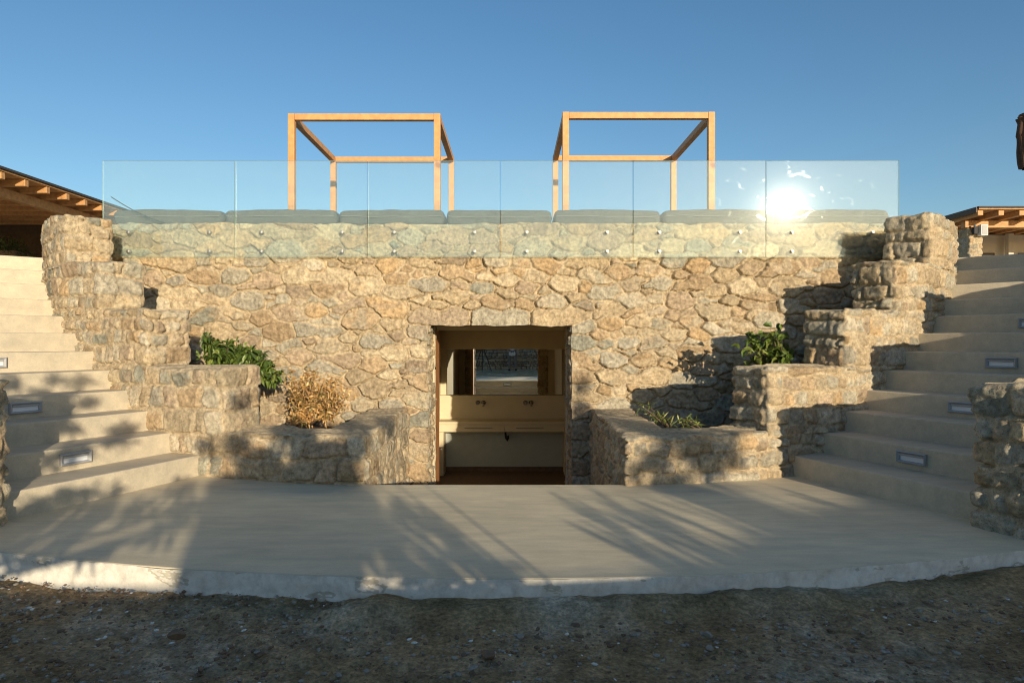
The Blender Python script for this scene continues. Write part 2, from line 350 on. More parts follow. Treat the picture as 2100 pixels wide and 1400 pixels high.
def grid_faces(nu, nv, wrap=False, off=0, keep=None):
    ju = np.arange(nu if wrap else nu-1); jv = np.arange(nv-1)
    A, B = np.meshgrid(ju, jv, indexing='ij'); A2 = (A+1) % nu
    f = np.stack([A*nv+B, A2*nv+B, A2*nv+B+1, A*nv+B+1], -1)+off
    f = f.reshape(-1, 4)
    if keep is not None: f = f[keep.ravel()]
    return f
def round_poly(poly, rad):
    out = []; n = len(poly)
    for i in range(n):
        p0, p1, p2 = (np.array(poly[j % n], float) for j in (i-1, i, i+1))
        a = p0-p1; b = p2-p1; la = np.linalg.norm(a); lb = np.linalg.norm(b); a = a/la; b = b/lb
        if a.dot(b) < -.94: out.append(p1); continue
        r = min(rad, la*.45, lb*.45)
        for t in np.linspace(0, 1, 6): out.append((1-t)**2*(p1+a*r)+2*t*(1-t)*p1+t*t*(p1+b*r))
    return np.array(out)
def loop_wall_mesh(name, poly, z0, z1, res=.014, seed=1, w=W_WARM, course=True, amp=.026, rad=.016, rim=.016, aspect=1.45, topn=.018, mortar=MORTAR, zs=None, **kw):
    P = round_poly(poly, rad)
    ar = .5*np.sum(P[:, 0]*np.roll(P[:, 1], -1)-np.roll(P[:, 0], -1)*P[:, 1])
    if ar < 0: P = P[::-1]
    Q = np.vstack([P, P[:1]]); L = np.r_[0, np.cumsum(np.linalg.norm(np.diff(Q, axis=0), axis=1))]
    nu = max(12, int(L[-1]/res)); u = np.arange(nu)*L[-1]/nu
    X = np.interp(u, L, Q[:, 0]); Y = np.interp(u, L, Q[:, 1])
    tx = np.roll(X, -2)-np.roll(X, 2); ty = np.roll(Y, -2)-np.roll(Y, 2); q = np.hypot(tx, ty)+1e-9
    nx, ny = ty/q, -tx/q
    for _ in range(2):
        nx = (nx+np.roll(nx, 1)+np.roll(nx, -1))/3; ny = (ny+np.roll(ny, 1)+np.roll(ny, -1))/3
    q = np.hypot(nx, ny); nx /= q; ny /= q
    nz = max(3, int((z1-z0)/res)); v = np.linspace(z0, z1-rim, nz)
    th = np.linspace(0, math.pi/2, 5)[1:]
    vv = np.r_[v, z1-rim+rim*np.sin(th)]; inset = np.r_[np.zeros(nz), rim*(1-np.cos(th))+.004*np.arange(1, 5)]
    S = Stones(0, L[-1], z0, z1, seed=seed, w=w, course=course, amp=amp, aspect=aspect, mortar=mortar, **kw)
    U, V = np.meshgrid(u, vv, indexing='ij')
    fade = np.minimum(1, np.minimum(U, L[-1]-U)/.03+.0)
    H, COL = S.ev(U, V); H = H*fade; H = np.where(V > z1-.035, np.maximum(H, .25*amp), H)
    wt = sst(z1-.14, z1, V); dz = topn*(vnoise(U*5, U*0+seed, seed)+.5*vnoise(U*19, U*0+1, seed+1))*wt
    off = H-inset[None, :]
    VX = X[:, None]+nx[:, None]*off; VY = Y[:, None]+ny[:, None]*off; VZ = V+dz
    verts = np.stack([VX, VY, VZ], -1).reshape(-1, 3); nv = len(vv)
    faces = grid_faces(nu, nv, True); cols = COL.reshape(-1, 3)
    # cap
    top = verts.reshape(nu, nv, 3)[:, -1]
    tri = tessellate_polygon([[Vector((a[0], a[1], 0)) for a in top]])
    idx = np.arange(nu)*nv+nv-1
    tr = np.array([[idx[t[0]], idx[t[1]], idx[t[2]]] for t in tri])
    cols = cols.copy(); 
    base = len(verts); verts = np.vstack([verts, top]); cols = np.vstack([cols, np.tile(mortar*np.array((.80, .82, .85)), (nu, 1))])
    remap = {int(a): base+i for i, a in enumerate(idx)}
    tr = np.array([[remap[int(x)] for x in t] for t in tr])
    e1 = verts[tr[:, 1]]-verts[tr[:, 0]]; e2 = verts[tr[:, 2]]-verts[tr[:, 0]]
    neg = (e1[:, 0]*e2[:, 1]-e1[:, 1]*e2[:, 0]) < 0; tr[neg] = tr[neg][:, ::-1]
    return verts, faces, tr, cols
def merge_stone(name, parts, mat, smooth=True):
    V = []; Q = []; T = []; Cc = []; o = 0
    for v, f, t, c in parts:
        V.append(v); Q.append(f+o); Cc.append(c)
        if t is not None and len(t): T.append(t+o)
        o += len(v)
    V = np.vstack(V).astype(np.float32); Q = np.vstack(Q); T = np.vstack(T) if T else np.zeros((0, 3), int); Cc = np.vstack(Cc)
    me = bpy.data.meshes.new(name); me.vertices.add(len(V)); me.vertices.foreach_set('co', V.ravel())
    nl = len(Q)*4+len(T)*3; me.loops.add(nl); me.loops.foreach_set('vertex_index', np.r_[Q.ravel(), T.ravel()].astype(np.int32))
    me.polygons.add(len(Q)+len(T)); me.polygons.foreach_set('loop_start', np.r_[np.arange(len(Q))*4, len(Q)*4+np.arange(len(T))*3].astype(np.int32))
    me.polygons.foreach_set('use_smooth', np.r_[np.ones(len(Q), bool), np.zeros(len(T), bool)])
    me.update(calc_edges=True)
    a = me.color_attributes.new('Col', 'FLOAT_COLOR', 'POINT'); c4 = np.ones((len(V), 4), np.float32); c4[:, :3] = Cc; a.data.foreach_set('color', c4.ravel())
    return link(name, me, mat)

# ------------------------------------------------------------------ plan of the amphitheatre (symmetric about x = 0)
R_ = .1758                       # riser
PP = np.array([(1.05, 5.26), (1.58, 5.34), (2.1, 5.475), (2.58, 5.67), (2.86, 5.78), (3.13, 5.914), (3.39, 6.056), (3.65, 6.214), (3.91, 6.36), (4.16, 6.523), (4.42, 6.677), (4.65, 6.873), (4.86, 7.08), (5.05, 7.32), (5.24, 7.55), (5.38, 7.80), (5.46, 8.1)])
TT = np.arange(len(PP))-2.0      # t = 1 at first riser, 12 at the last
def sm(t):                       # smoothed curve point, tangent
    def g(t): 
        ts = t+np.linspace(-.8, .8, 9)
        w = np.array([1, 2, 3, 4, 5, 4, 3, 2, 1.]); w /= w.sum()
        x = np.interp(ts, TT, PP[:, 0]); y = np.interp(ts, TT, PP[:, 1])
        if t < -1.2 or t > 13.2: return np.array((np.interp(t, TT, PP[:, 0]), np.interp(t, TT, PP[:, 1])))
        return np.array((x@w, y@w))
    p = g(t); d = g(min(t+.3, 14))-g(max(t-.3, -2)); d /= np.linalg.norm(d); return p, d
def pt(t, off=0):                # off > 0: towards the stair / camera
    p, d = sm(t); return p+off*np.array((d[1], -d[0]))
def strip(t0, t1, a, b, n=None):
    n = n or max(3, int((t1-t0)*3)); ts = np.linspace(t0, t1, n)
    return [pt(t, b) for t in ts]+[pt(t, a) for t in ts[::-1]]
def mir(poly, s): return [(p[0]*s, p[1]) for p in poly]
TW = .43; DW = 7.55

# ------------------------------------------------------------------ ground
def build_ground():
    def lines(c0, c1, st, far):
        a = list(np.arange(c0, c1, st)); x = c1; s = st
        while x < far: a.append(x); s *= 1.25; x += s
        a.append(far); x = c0; s = st*1.25
        while x > -far: x -= s; s *= 1.25; a.insert(0, max(x, -far))
        return np.array(a)
    xs = lines(-3.6, 3.8, .022, 400); ys = lines(2.1, 4.1, .022, 400)
    X, Y = np.meshgrid(xs, ys, indexing='ij'); r = np.hypot(X, Y-12)
    Z = -.112+.010*X*np.exp(-(X/8)**2)+.02*fbm(X*.9, Y*.9, 3, 3)+.010*fbm(X*5, Y*5, 9, 3)+.010*fbm(X*19, Y*19, 12, 2)*(.4+.6*sst(-.2, .6, vnoise(X*1.7, Y*1.7, 44)))
    edge = Y-(12.7-np.sqrt(np.maximum(0, 9.5**2-(X-.1)**2)))       # >0 : platform side
    Z += .035*np.exp(-((edge+.10)/.13)**2)*(.5+.9*fbm(X*2.2, Y*2.2, 21, 3))
    Z -= .03*(1-sst(-1.7, -.5, X))*np.exp(-(edge/1.2)**2)
    bank = 2.12*sst(4.4, 7.2, Y)*sst(3.9, 5.6, np.abs(X)); bank = np.where(Y > 9, 2.12, bank)
    Z += bank
    Z = np.where((edge > .12) & (r < 8.55), -1.9, Z); Z = np.where((edge > .12) & (np.abs(X) < 3.1) & (Y < 12), -1.9, Z)
    V = np.stack([X, Y, Z], -1).reshape(-1, 3)
    me = np_mesh('ground', V, grid_faces(len(xs), len(ys)), 4)
    return tag(link('ground', me, M['dirt']), kind='structure')
build_ground()
def ground_z(x, y):
    X = np.array(x); Y = np.array(y)
    return float(-.112+.010*X*np.exp(-(X/8)**2)+.02*fbm(X*.9, Y*.9, 3, 3)+.010*fbm(X*5, Y*5, 9, 3))

# ------------------------------------------------------------------ platform
def build_platform():
    fr = [(x, 12.7-math.sqrt(9.5**2-(x-.1)**2)) for x in np.linspace(-5.4, 5.5, 140)]
    poly = fr+[(5.5, 6.6), (1.12, 6.6), (1.12, 5.29), (-1.12, 5.29), (-1.12, 6.6), (-5.4, 6.6)]
    top = MB(); top.prism(poly, -.03, 0); o = top.build('platform', M['cement'], bevel=.006)
    tag(o, kind='structure')
    nx = 900; x = np.linspace(-5.4, 5.5, nx); y = 12.7-np.sqrt(9.5**2-(x-.1)**2); z = np.linspace(-.42, -.003, 26)
    Xg, Zg = np.meshgrid(x, z, indexing='ij'); Yg = np.repeat(y[:, None], 26, 1)-.002-.010*np.abs(fbm(Xg*3, Zg*6, 4, 4))-.004*vnoise(Xg*25, Zg*25, 3)
    me = np_mesh('plaster_edge', np.stack([Xg, Yg, Zg], -1).reshape(-1, 3), grid_faces(nx, 26), 4)
    link('plaster_edge', me, M['edge'], o)
build_platform()

# ------------------------------------------------------------------ main retaining wall with the doorway
DX = .822; DTOP = 1.33; ZTOP = 2.50; ZF = -1.27
def build_main_wall():
    res = .009; fixed = []; r = random.Random(5)
    x = -1.0
    while x < 1.0:
        w = r.uniform(.26, .36); fixed.append((x+w/2, DTOP+.095, .10)); x += w
    for s in (-1, 1):
        z = ZF
        while z < DTOP-.05:
            h = r.uniform(.16, .26); w = r.choice((.17, .26)); fixed.append((s*(DX+w/2), z+h/2, .085)); z += h
    clear = [(-1.1, 1.1, DTOP-.02, DTOP+.20), (-1.0, -.70, ZF-.4, DTOP+.1), (.70, 1.0, ZF-.4, DTOP+.1), (-.8, .8, ZF-.4, DTOP)]
    S = Stones(-5.15, 5.15, ZF, ZTOP, rmin=.026, rmax=.158, aspect=1.75, seed=11, merge=.42, fixed=fixed, clear=clear, amp=.030, mw=.008)
    nl = int((5.15-DX)/res); xs = np.r_[np.linspace(-5.15, -DX, nl), np.linspace(-DX, DX, int(2*DX/res))[1:-1], np.linspace(DX, 5.15, nl)]
    n1 = int((DTOP-ZF)/res); n2 = int((ZTOP-DTOP)/res); zs = np.r_[np.linspace(ZF, DTOP, n1), np.linspace(DTOP, ZTOP, n2)[1:]]
    U, V = np.meshgrid(xs, zs, indexing='ij'); H, COL = S.ev(U, V)
    H *= np.where(V > ZTOP-.02, .7, 1)
    dz = .012*(vnoise(U*5, U*0, 8)+.5*vnoise(U*17, U*0, 9))*sst(ZTOP-.12, ZTOP, V)
    dx = np.zeros_like(U); near = sst(.07, 0, np.abs(np.abs(U)-DX)) if False else np.clip(1-np.abs(np.abs(U)-DX)/.05, 0, 1)
    ragx = .013*fbm(V*7, U*0+2*np.sign(U), 31, 3)*near*(V < DTOP+.02); ragz = .010*fbm(U*6, V*0, 33, 3)*np.clip(1-np.abs(V-DTOP)/.05, 0, 1)*(np.abs(U) <= DX+.02)
    VX = U+ragx; VY = DW-H; VZ = V+dz+ragz
    verts = np.stack([VX, VY, VZ], -1)
    mu = (xs[:-1]+xs[1:])/2; mv = (zs[:-1]+zs[1:])/2; MU, MV = np.meshgrid(mu, mv, indexing='ij')
    keep = ~((np.abs(MU) < DX-.001) & (MV < DTOP))
    parts = [(verts.reshape(-1, 3), grid_faces(len(xs), len(zs), keep=keep), None, COL.reshape(-1, 3))]
    # jambs, soffit, both continuing the front edge
    TH = .45; nd = int(TH/res); dd = np.linspace(0, TH, nd); wgt = sst(0, .05, dd)
    S2 = Stones(-.2, TH+.2, ZF, DTOP, seed=21, course=True, amp=.022, aspect=1.4, w=W_GREY)
    for s, ix in ((-1, nl-1), (1, len(xs)-nl)):
        e = verts[ix, :n1]; Dg, Vg = np.meshgrid(dd, zs[:n1], indexing='ij'); h, c = S2.ev(Dg+s*.03, Vg)
        PX = e[None, :, 0]-s*h*wgt[:, None]; PY = e[None, :, 1]+Dg; PZ = np.repeat(e[None, :, 2], nd, 0)
        c[0] = COL[ix, :n1]
        parts.append((np.stack([PX, PY, PZ], -1).reshape(-1, 3), grid_faces(nd, n1), None, c.reshape(-1, 3)))
    i0, i1 = nl-1, len(xs)-nl+1; e = verts[i0:i1, n1-1]; nn = i1-i0
    PX = np.repeat(e[None, :, 0], nd, 0); PY = e[None, :, 1]+dd[:, None]; PZ = np.repeat(e[None, :, 2], nd, 0)+.006*vnoise(PX*9, PY*9, 3)*wgt[:, None]
    cc = np.tile(MORTAR*.8, (nd*nn, 1)); parts.append((np.stack([PX, PY, PZ], -1).reshape(-1, 3), grid_faces(nd, nn), None, cc))
    # top and back
    e = verts[:, -1]; PY = e[None, :, 1]+np.linspace(0, .45, 6)[:, None]; PX = np.repeat(e[None, :, 0], 6, 0); PZ = np.repeat(e[None, :, 2], 6, 0)
    parts.append((np.stack([PX, PY, PZ], -1).reshape(-1, 3), grid_faces(6, len(xs)), None, np.tile(MORTAR*.85, (6*len(xs), 1))))
    bk = []
    for a, b, c, d in ((-5.15, -DX, ZF, ZTOP), (DX, 5.15, ZF, ZTOP), (-DX, DX, DTOP+.02, ZTOP)):
        bk.append((np.array([(a, DW+.44, c), (b, DW+.44, c), (b, DW+.44, d), (a, DW+.44, d)], float), np.array([[0, 1, 2, 3]]), None, np.tile(MORTAR*.85, (4, 1))))
    o = merge_stone('stone_wall', parts+bk, M['stone'])
    tag(o, 'tall straight wall of tan and ochre rubble stone with the doorway in its middle', 'wall')
build_main_wall()

# ------------------------------------------------------------------ stepped planter walls and outer walls
side = {1: ('right', 'on the side nearer the bright sun glint'), -1: ('left', '')}
def stepped(name, s, levels, a, b, base, tend, seed, w, label, first=None, amp=.028, res=.0145):
    parts = []; zb = base
    for k, (t0, top) in enumerate(levels):
        poly = strip(t0, tend, a, b) if not (k == 0 and first) else first
        parts.append(loop_wall_mesh(name, mir(poly, s), zb-(.0 if k == 0 else .03), top, res=res, seed=seed+k, w=w, amp=amp))
        zb = top
    o = merge_stone(name, parts, M['stone']); tag(o, label, 'wall'); return o
LV = [(None, .385), (.42, .925), (3.05, 1.445), (5.6, 1.935), (7.72, 2.45)]
def first_poly():
    out = [pt(t, 0) for t in np.linspace(-2, 13.4, 44)]; inn = [pt(t, -TW) for t in np.linspace(13.4, -.6, 36)]
    return [(1.05, 7.62), (1.05, 6.4)]+out+inn+[(1.47, 5.80), (1.47, 6.5), (1.47, 7.62)]
for s in (1, -1):
    lab = ('curved stepped planter wall of rough stone beside the shaded stairs on the right' if s > 0 else
           'curved stepped stone planter wall rising beside the sunlit stairs on the left')
    stepped('stepped_planter_wall', s, LV, -TW, 0, -1.3, 13.4, 40 if s > 0 else 60, W_GREY if s > 0 else (W_WARM+W_GREY)/2, lab, first_poly(), amp=.025 if s > 0 else .020)
    LO = [(.72, .90), (3.6, 1.43), (6.3, 1.95), (8.9, 2.45)]
    lab = ('rough grey stone pier and stepped outer wall at the right edge of the platform' if s > 0 else
           'stone pier and stepped outer wall at the far left edge of the platform')
    stepped('outer_stair_wall', s, LO, 1.63 if s > 0 else 1.61, 2.06, -.12, 13.0, 80 if s > 0 else 90, W_GREY, lab, amp=.030, res=.0125)

# ------------------------------------------------------------------ stairs
for s in (1, -1):
    e = empty('staircase', (s*2.9, 5.1, 0), 'smooth cream cement stairs climbing along the right stepped wall, mostly in shade' if s > 0 else
              'smooth cream cement stairs climbing along the left stepped wall, mostly sunlit', 'stairs')
    inv = Matrix.Translation((-s*2.9, -5.1, 0))
    for n_ in range(1, 13):
        tn = n_+1.12 if n_ < 12 else 13.3
        poly = [pt(n_, -.06)]+[pt(n_, w)+np.array((0, 0)) for w in (.4, .8, 1.2)]+[pt(n_, 1.72)]+[pt(tn, w) for w in (1.72, .8, -.06)]
        # risers bow very slightly
        poly = [np.array(p) for p in poly]
        d = sm(n_)[1]
        for i, k in ((1, .012), (2, .018), (3, .012)): poly[i] = poly[i]-d*k
        b = MB(); b.prism(mir(poly, s), (n_-1)*R_-.16 if n_ > 1 else -.2, n_*R_)
        o = b.build('step', M['step'], bevel=.011, seg=3, smooth=False); o.parent = e; o.data.transform(inv)
        for p_ in o.data.polygons: p_.use_smooth = False

# step lights
def step_light(s, n_, w, label):
    d = sm(n_)[1]; N = np.array((d[1], -d[0])); p = pt(n_, w)-d*.016; p = (p[0]*s, p[1]); dn = Vector((-d[0]*s, -d[1], 0)).normalized()
    rz = math.atan2(dn.y, dn.x)+math.pi/2
    e = empty('step_light', (p[0], p[1], (n_-.5)*R_), label, 'step light', 'recessed lights set in the stair risers', rz)
    f = MB(); hw, hh, iw, ih = .118, .046, .093, .026
    o4 = [(-hw, hh), (hw, hh), (hw, -hh), (-hw, -hh)]; m4 = [(-hw+.008, hh-.008), (hw-.008, hh-.008), (hw-.008, -hh+.008), (-hw+.008, -hh+.008)]; i4 = [(-iw, ih), (iw, ih), (iw, -ih), (-iw, -ih)]
    rg = [[f.bm.verts.new((x, y, z)) for x, z in q] for q, y in ((o4, .03), (o4, -.018), (m4, -.026), (i4, -.010), (i4, .0))]
    for a, b in zip(rg, rg[1:]):
        for k in range(4): f.bm.faces.new((a[k], a[(k+1) % 4], b[(k+1) % 4], b[k]))
    f.build('bezel', M['alu'], e)
    MB().box(-iw, iw, -.002, .004, -ih, ih*.30).build('diffuser', M['diff'], e)
    MB().box(-iw, iw, -.016, .004, ih*.30+.002, ih).build('louvre', M['alu'], e, bevel=.002)
lw = {1: 'right', -1: 'left'}
for s in (1, -1):
    for n_ in (2, 4, 6, 8):
        pos = {2: 'second step from the bottom', 4: 'fourth step up', 6: 'sixth step up', 8: 'eighth step'}[n_]
        if s < 0 and n_ == 8: continue
        if s < 0 and n_ == 6: pos = 'sixth step up'
        step_light(s, n_, .84, 'small grey light on the %s of the %s stairs' % (pos, lw[s]))

# ------------------------------------------------------------------ entrance steps down to the door
e = empty('entrance_steps', (0, 5.3, 0), 'narrow flight of cement steps going down from the platform to the stone doorway', 'stairs')
for k in range(1, 8):
    y0 = 5.29+(k-1)*.3 if k > 1 else 5.27
    o = MB().box(-1.12, 1.12, 5.29+(k-1)*.3-.3-.02*(k == 1) - (0 if k > 1 else 0), 5.29+k*.3 if k < 7 else 8.0, -.1814*k-.25, -.1814*k).build('step', M['step'], e, bevel=.008)
    o.data.transform(Matrix.Translation((0, -5.3, 0)))
# landing riser below the platform edge
o = MB().box(-1.12, 1.12, 5.2, 5.283, -.3, -.032).build('riser', M['step'], e); o.data.transform(Matrix.Translation((0, -5.3, 0)))
g = empty('step_light', (0.0, 5.30, -.1), 'small grey recessed light on the top riser of the entrance steps, seen in the mirror', 'step light', 'recessed lights set in the stair risers', math.pi)
MB().box(-.118, .118, -.018, .03, -.046, .046).build('bezel', M['alu'], g, bevel=.006)
MB().box(-.093, .093, -.022, -.010, -.026, .01).build('diffuser', M['diff'], g)

# ------------------------------------------------------------------ soil in the planters, terrace
for s in (1, -1):
    def soil(x0, z, seed):
        xs = np.linspace(x0, 5.2, 60); ys = np.linspace(0, 1, 30); X, T = np.meshgrid(xs, ys, indexing='ij')
        pin = np.array([pt(t, -TW+.08) for t in np.linspace(-1.6, 13, 60)]); Y0 = np.interp(X, pin[:, 0], pin[:, 1]); Y = Y0+(7.60-Y0)*T
        Z = z+.03*fbm(X*3, Y*3, seed, 3)+.03*fbm(X*11, Y*11, seed+1, 2)
        V = np.stack([X, Y, Z], -1); V2 = V.copy(); V2[..., 2] = z-.6
        st = np.stack([V2[0], V[0]], 0).reshape(-1, 3); F = grid_faces(60, 30); Fs = grid_faces(2, 30, off=60*30)
        A = np.vstack([V.reshape(-1, 3), st]); A[:, 0] *= s
        return A, np.vstack([F, Fs])
    A1, F1 = soil(1.40, .17, 5); A2, F2 = soil(2.74, .82, 6); A3, F3 = soil(3.55, 1.34, 7); A4, F4 = soil(4.2, 1.82, 8)
    Vs = []; Fs = []; o_ = 0
    for a, f in ((A1, F1), (A2, F2), (A3, F3), (A4, F4)): Vs.append(a); Fs.append(f+o_); o_ += len(a)
    tag(link('soil', np_mesh('soil', np.vstack(Vs), np.vstack(Fs), 4), M['soil']), kind='structure')
r12 = [tuple(pt(13.1, w)) for w in (0, 1.0, 1.6)]
pr = [(-5.0, 8.0), (5.0, 8.0)]+[(5.1, 8.0)]+r12+[tuple(pt(13.1, 2.2)), (12, 6.3), (45, 6.3), (45, 60), (-45, 60), (-45, 6.3), (-12, 6.3)]+[(-p[0], p[1]) for p in ([tuple(pt(13.1, 2.2))]+r12[::-1])]+[(-5.1, 8.0)]
tag(MB().prism(pr, 1.9, 2.104).build('upper_terrace', M['step']), kind='structure')

# ------------------------------------------------------------------ glass balustrade
PW = 9.04/6; GY = 7.475; GZ0, GZ1 = 2.108, 3.20
names = ['leftmost glass balustrade panel, next to the left stepped wall', 'second glass balustrade panel from the left, before the left post of the left gazebo', 'third glass balustrade panel from the left, before the right posts of the left gazebo',
         'fourth glass balustrade panel from the left, before the left posts of the right gazebo', 'fifth glass balustrade panel from the left, before the right posts of the right gazebo', 'rightmost glass balustrade panel, with the bright sun reflected in it']
for i in range(6):
    x0 = -4.51+i*PW+.006; x1 = -4.51+(i+1)*PW-.006; cx = (x0+x1)/2
    tilt = math.radians(-.62) if i == 5 else math.radians((.05, -.08, .06, -.05, -.50, 0)[i])
    e = empty('glass_panel', (cx, GY, GZ0), names[i], 'glass panel', 'panels of the glass balustrade', 0)
    b = MB(); b.box(-(x1-x0)/2, (x1-x0)/2, -.006, .006, 0, GZ1-GZ0)
    me = bpy.data.meshes.new('pane'); bmesh.ops.recalc_face_normals(b.bm, faces=b.bm.faces)
    for f in b.bm.faces: f.material_index = 0 if abs(f.normal.y) > .9 else 1
    b.bm.to_mesh(me); b.bm.free(); me.transform(Matrix.Rotation(tilt, 4, 'Z'))
    link('pane', me, [M['glass'], M['glassedge']], e)
    for sx in (-1, 1):
        for z in (2.172, 2.388):
            st = MB(); X = sx*((x1-x0)/2-.29)
            st.tube([(X, -.022, z-GZ0), (X, -.020, z-GZ0), (X, .085, z-GZ0)], [.012, .018, .018], 16)
            st.tube([(X, -.012, z-GZ0), (X, -.0065, z-GZ0)], .021, 16)
            st.build('standoff', M['steel'], e, smooth=False)

# ------------------------------------------------------------------ cushions along the wall top
edges = [230, 459, 693, 913, 1134, 1357, 1592, 1826]
def cushion(x0, x1, seed, label):
    L = x1-x0-.012; nU, nP = 60, 40; u = np.linspace(-1, 1, nU); th = np.linspace(0, 2*np.pi, nP, endpoint=False)
    hh, dd = .090, .22; V = []
    for ui in u:
        sh = (1-abs(ui)**14)**.5 if abs(ui) < 1 else 0.0
        sh = max(sh, .02); endr = (1-max(0, (abs(ui)*L/2-(L/2-.07))/.07)**2.4)
        endr = max(endr, .0)**.42
        for t in th:
            c, s_ = math.cos(t), math.sin(t); e4 = .32
            y = dd*np.sign(c)*abs(c)**e4*(.9+.1*endr) ; z = hh*np.sign(s_)*abs(s_)**e4*endr
            z *= 1+.05*math.sin(ui*2+seed)*(s_ > 0)+.04*float(vnoise(ui*4, t, seed))
            if s_ > 0: z += .012*(1-ui*ui)
            y += .010*float(vnoise(ui*9, z*20, seed+3))
            z = float(z)
            V.append((ui*L/2, y*(endr*.25+.75), z+hh))
    V = np.array(V); V = np.vstack([V, [(-L/2, 0, hh), (L/2, 0, hh)]])
    F = [[i*nP+j, (i+1)*nP+j, (i+1)*nP+(j+1) % nP, i*nP+(j+1) % nP] for i in range(nU-1) for j in range(nP)]
    e = empty('cushion', ((x0+x1)/2, 7.86, 2.498), label, 'cushion', 'grey cushions lying along the wall top')
    link('cushion_cover', np_mesh('cushion_cover', V, F, 4), M['cushion'], e)
    pts = []
    for k in range(60):
        x = -L/2+.03+(L-.06)*k/59; pts.append((x, -.226+.004*math.sin(x*7), hh+.012+.009*float(vnoise(x*4.5, 3.1, seed+9))+.006*math.sin(x*3+seed)))
    MB().tube(pts, .0075, 6).build('piping', M['bracket'], e, smooth=True)
cl = ['long grey cushion at the left end of the wall, under the loose cable', 'long grey cushion under the left post of the left gazebo', 'long grey cushion below the middle and right post of the left gazebo',
      'long grey cushion in the gap between the two gazebos', 'long grey cushion below the left half of the right gazebo', 'long grey cushion below the right post of the right gazebo and beyond', 'long grey cushion at the right end of the wall, washed out by the sun reflection']
for i in range(7):
    x0 = (edges[i]-1050)/1350*7.66+.14; x1 = (edges[i+1]-1050)/1350*7.66+.14
    cushion(x0, x1, i*5+2, cl[i])

# ------------------------------------------------------------------ timber daybed frames
for s, lab in ((-1, 'left open cube frame of orange timber posts and beams on the terrace'), (1, 'right open cube frame of orange timber posts and beams on the terrace')):
    cx = s*1.82; e = empty('timber_gazebo', (cx, 9.8, 2.1), lab, 'gazebo', 'open timber gazebos on the upper terrace')
    hw = 1.01; y0, y1 = -1.04, 1.0; q = .086; H = 2.07+(.02 if s > 0 else 0)
    for sx in (-1, 1):
        for y in (y0, y1):
            x = sx*(hw-q/2); b = MB().box(x-q/2, x+q/2, y-q/2, y+q/2, 0, H); po = b.build('post', M['wood'], e, bevel=.004)
    for y in (y0, y1): MB().box(-hw+q+.002, hw-q-.002, y-q/2+.003, y+q/2-.003, H-q, H-.002).build('beam', M['wood'], e, bevel=.004)
    for sx in (-1, 1):
        x = sx*(hw-q/2); MB().box(x-q/2+.003, x+q/2-.003, y0+q/2+.002, y1-q/2-.002, H-q, H-.003).build('beam', M['wood'], e, bevel=.004)

# ------------------------------------------------------------------ bathroom behind the door
room = empty('bathroom', (0, 10, ZF), 'narrow plastered bathroom seen through the stone doorway', 'room')
def rp(name, mat, x0, x1, y0, y1, z0, z1, bev=0):
    o = MB().box(x0, x1, y0-10, y1-10, z0-ZF, z1-ZF).build(name, mat, room, bevel=bev); return o
YB = 12.35
rp('side_wall', M['plaster_in'], -1.32, -1.2, 7.98, YB+.1, ZF-.1, 1.42); rp('side_wall', M['plaster_in'], 1.2, 1.32, 7.98, YB+.1, ZF-.1, 1.42)
rp('back_wall', M['plaster_in'], -1.2, 1.2, YB, YB+.1, ZF-.1, 1.42); rp('ceiling', M['plaster_in'], -1.2, 1.2, 8.0, YB, 1.345, 1.42)
rp('floor', M['floorwood'], -1.2, 1.2, 8.01, YB, ZF-.08, ZF+.004); rp('bulkhead', M['plaster_in'], -1.198, 1.198, 12.02, YB-.002, 1.01, 1.343, .003)
for s in (-1, 1):
    a, b = sorted((s*.80, s*1.198)); rp('front_wall', M['plaster_in'], a, b, 7.995, 8.03, ZF-.05, 1.344)
v, f, t, c = loop_wall_mesh('x', [(.79, 8.03), (1.03, 8.03), (1.03, 8.06), (.79, 8.06)], ZF, 1.34, res=.03, seed=3, w=W_GREY, amp=.02, rad=.01)
v2 = v.copy(); v2[:, 0] *= -1
for q in ((v, f, t, c), (v2, f[:, ::-1], t[:, ::-1], c)):
    o = merge_stone('door_surround', [q], M['stone']); o.parent = room; o.matrix_parent_inverse = Matrix(); o.data.transform(Matrix.Translation((0, -10, -ZF)))
van = empty('vanity_unit', (0, 12, ZF), 'built-in tan washbasin counter with two drawers below the mirror', 'washbasin counter')
def vp(name, mat, x0, x1, y0, y1, z0, z1, par=None, bev=.002):
    return MB().box(x0, x1, y0-12, y1-12, z0-ZF, z1-ZF).build(name, mat, par or van, bevel=bev)
vp('backsplash', M['plaster_in'], -1.197, 1.197, 12.2, YB-.002, -.288, .15); vp('countertop', M['plaster_in'], -1.197, 1.197, 11.80, 12.35, -.335, -.29, bev=.006)
for s in (-1, 1):
    x0, x1 = sorted((s*.004, s*1.197)); d = vp('drawer', M['plaster_in'], x0, x1, 11.83, 11.86, -.475, -.338)
    hx = s*.46; hb = MB().tube([(hx-.25, -.21, -.40-ZF), (hx+.25, -.21, -.40-ZF)], .006, 8); hb.box(hx-.23, hx-.22, -.21, -.17, -.403-ZF, -.397-ZF); hb.box(hx+.22, hx+.23, -.21, -.17, -.403-ZF, -.397-ZF); hb.build('handle', M['steel'], d)
    a, b = sorted((s*1.09, s*1.197)); vp('side_panel', M['plaster_in'], a, b, 11.82, 12.34, ZF+.006, -.478)
vp('recess_panel', M['vanity_grey'], -1.088, 1.088, 12.2, 12.34, ZF+.10, -.478)
vp('plinth', M['floorwood'], -1.088, 1.088, 12.24, 12.34, ZF+.006, ZF+.098)
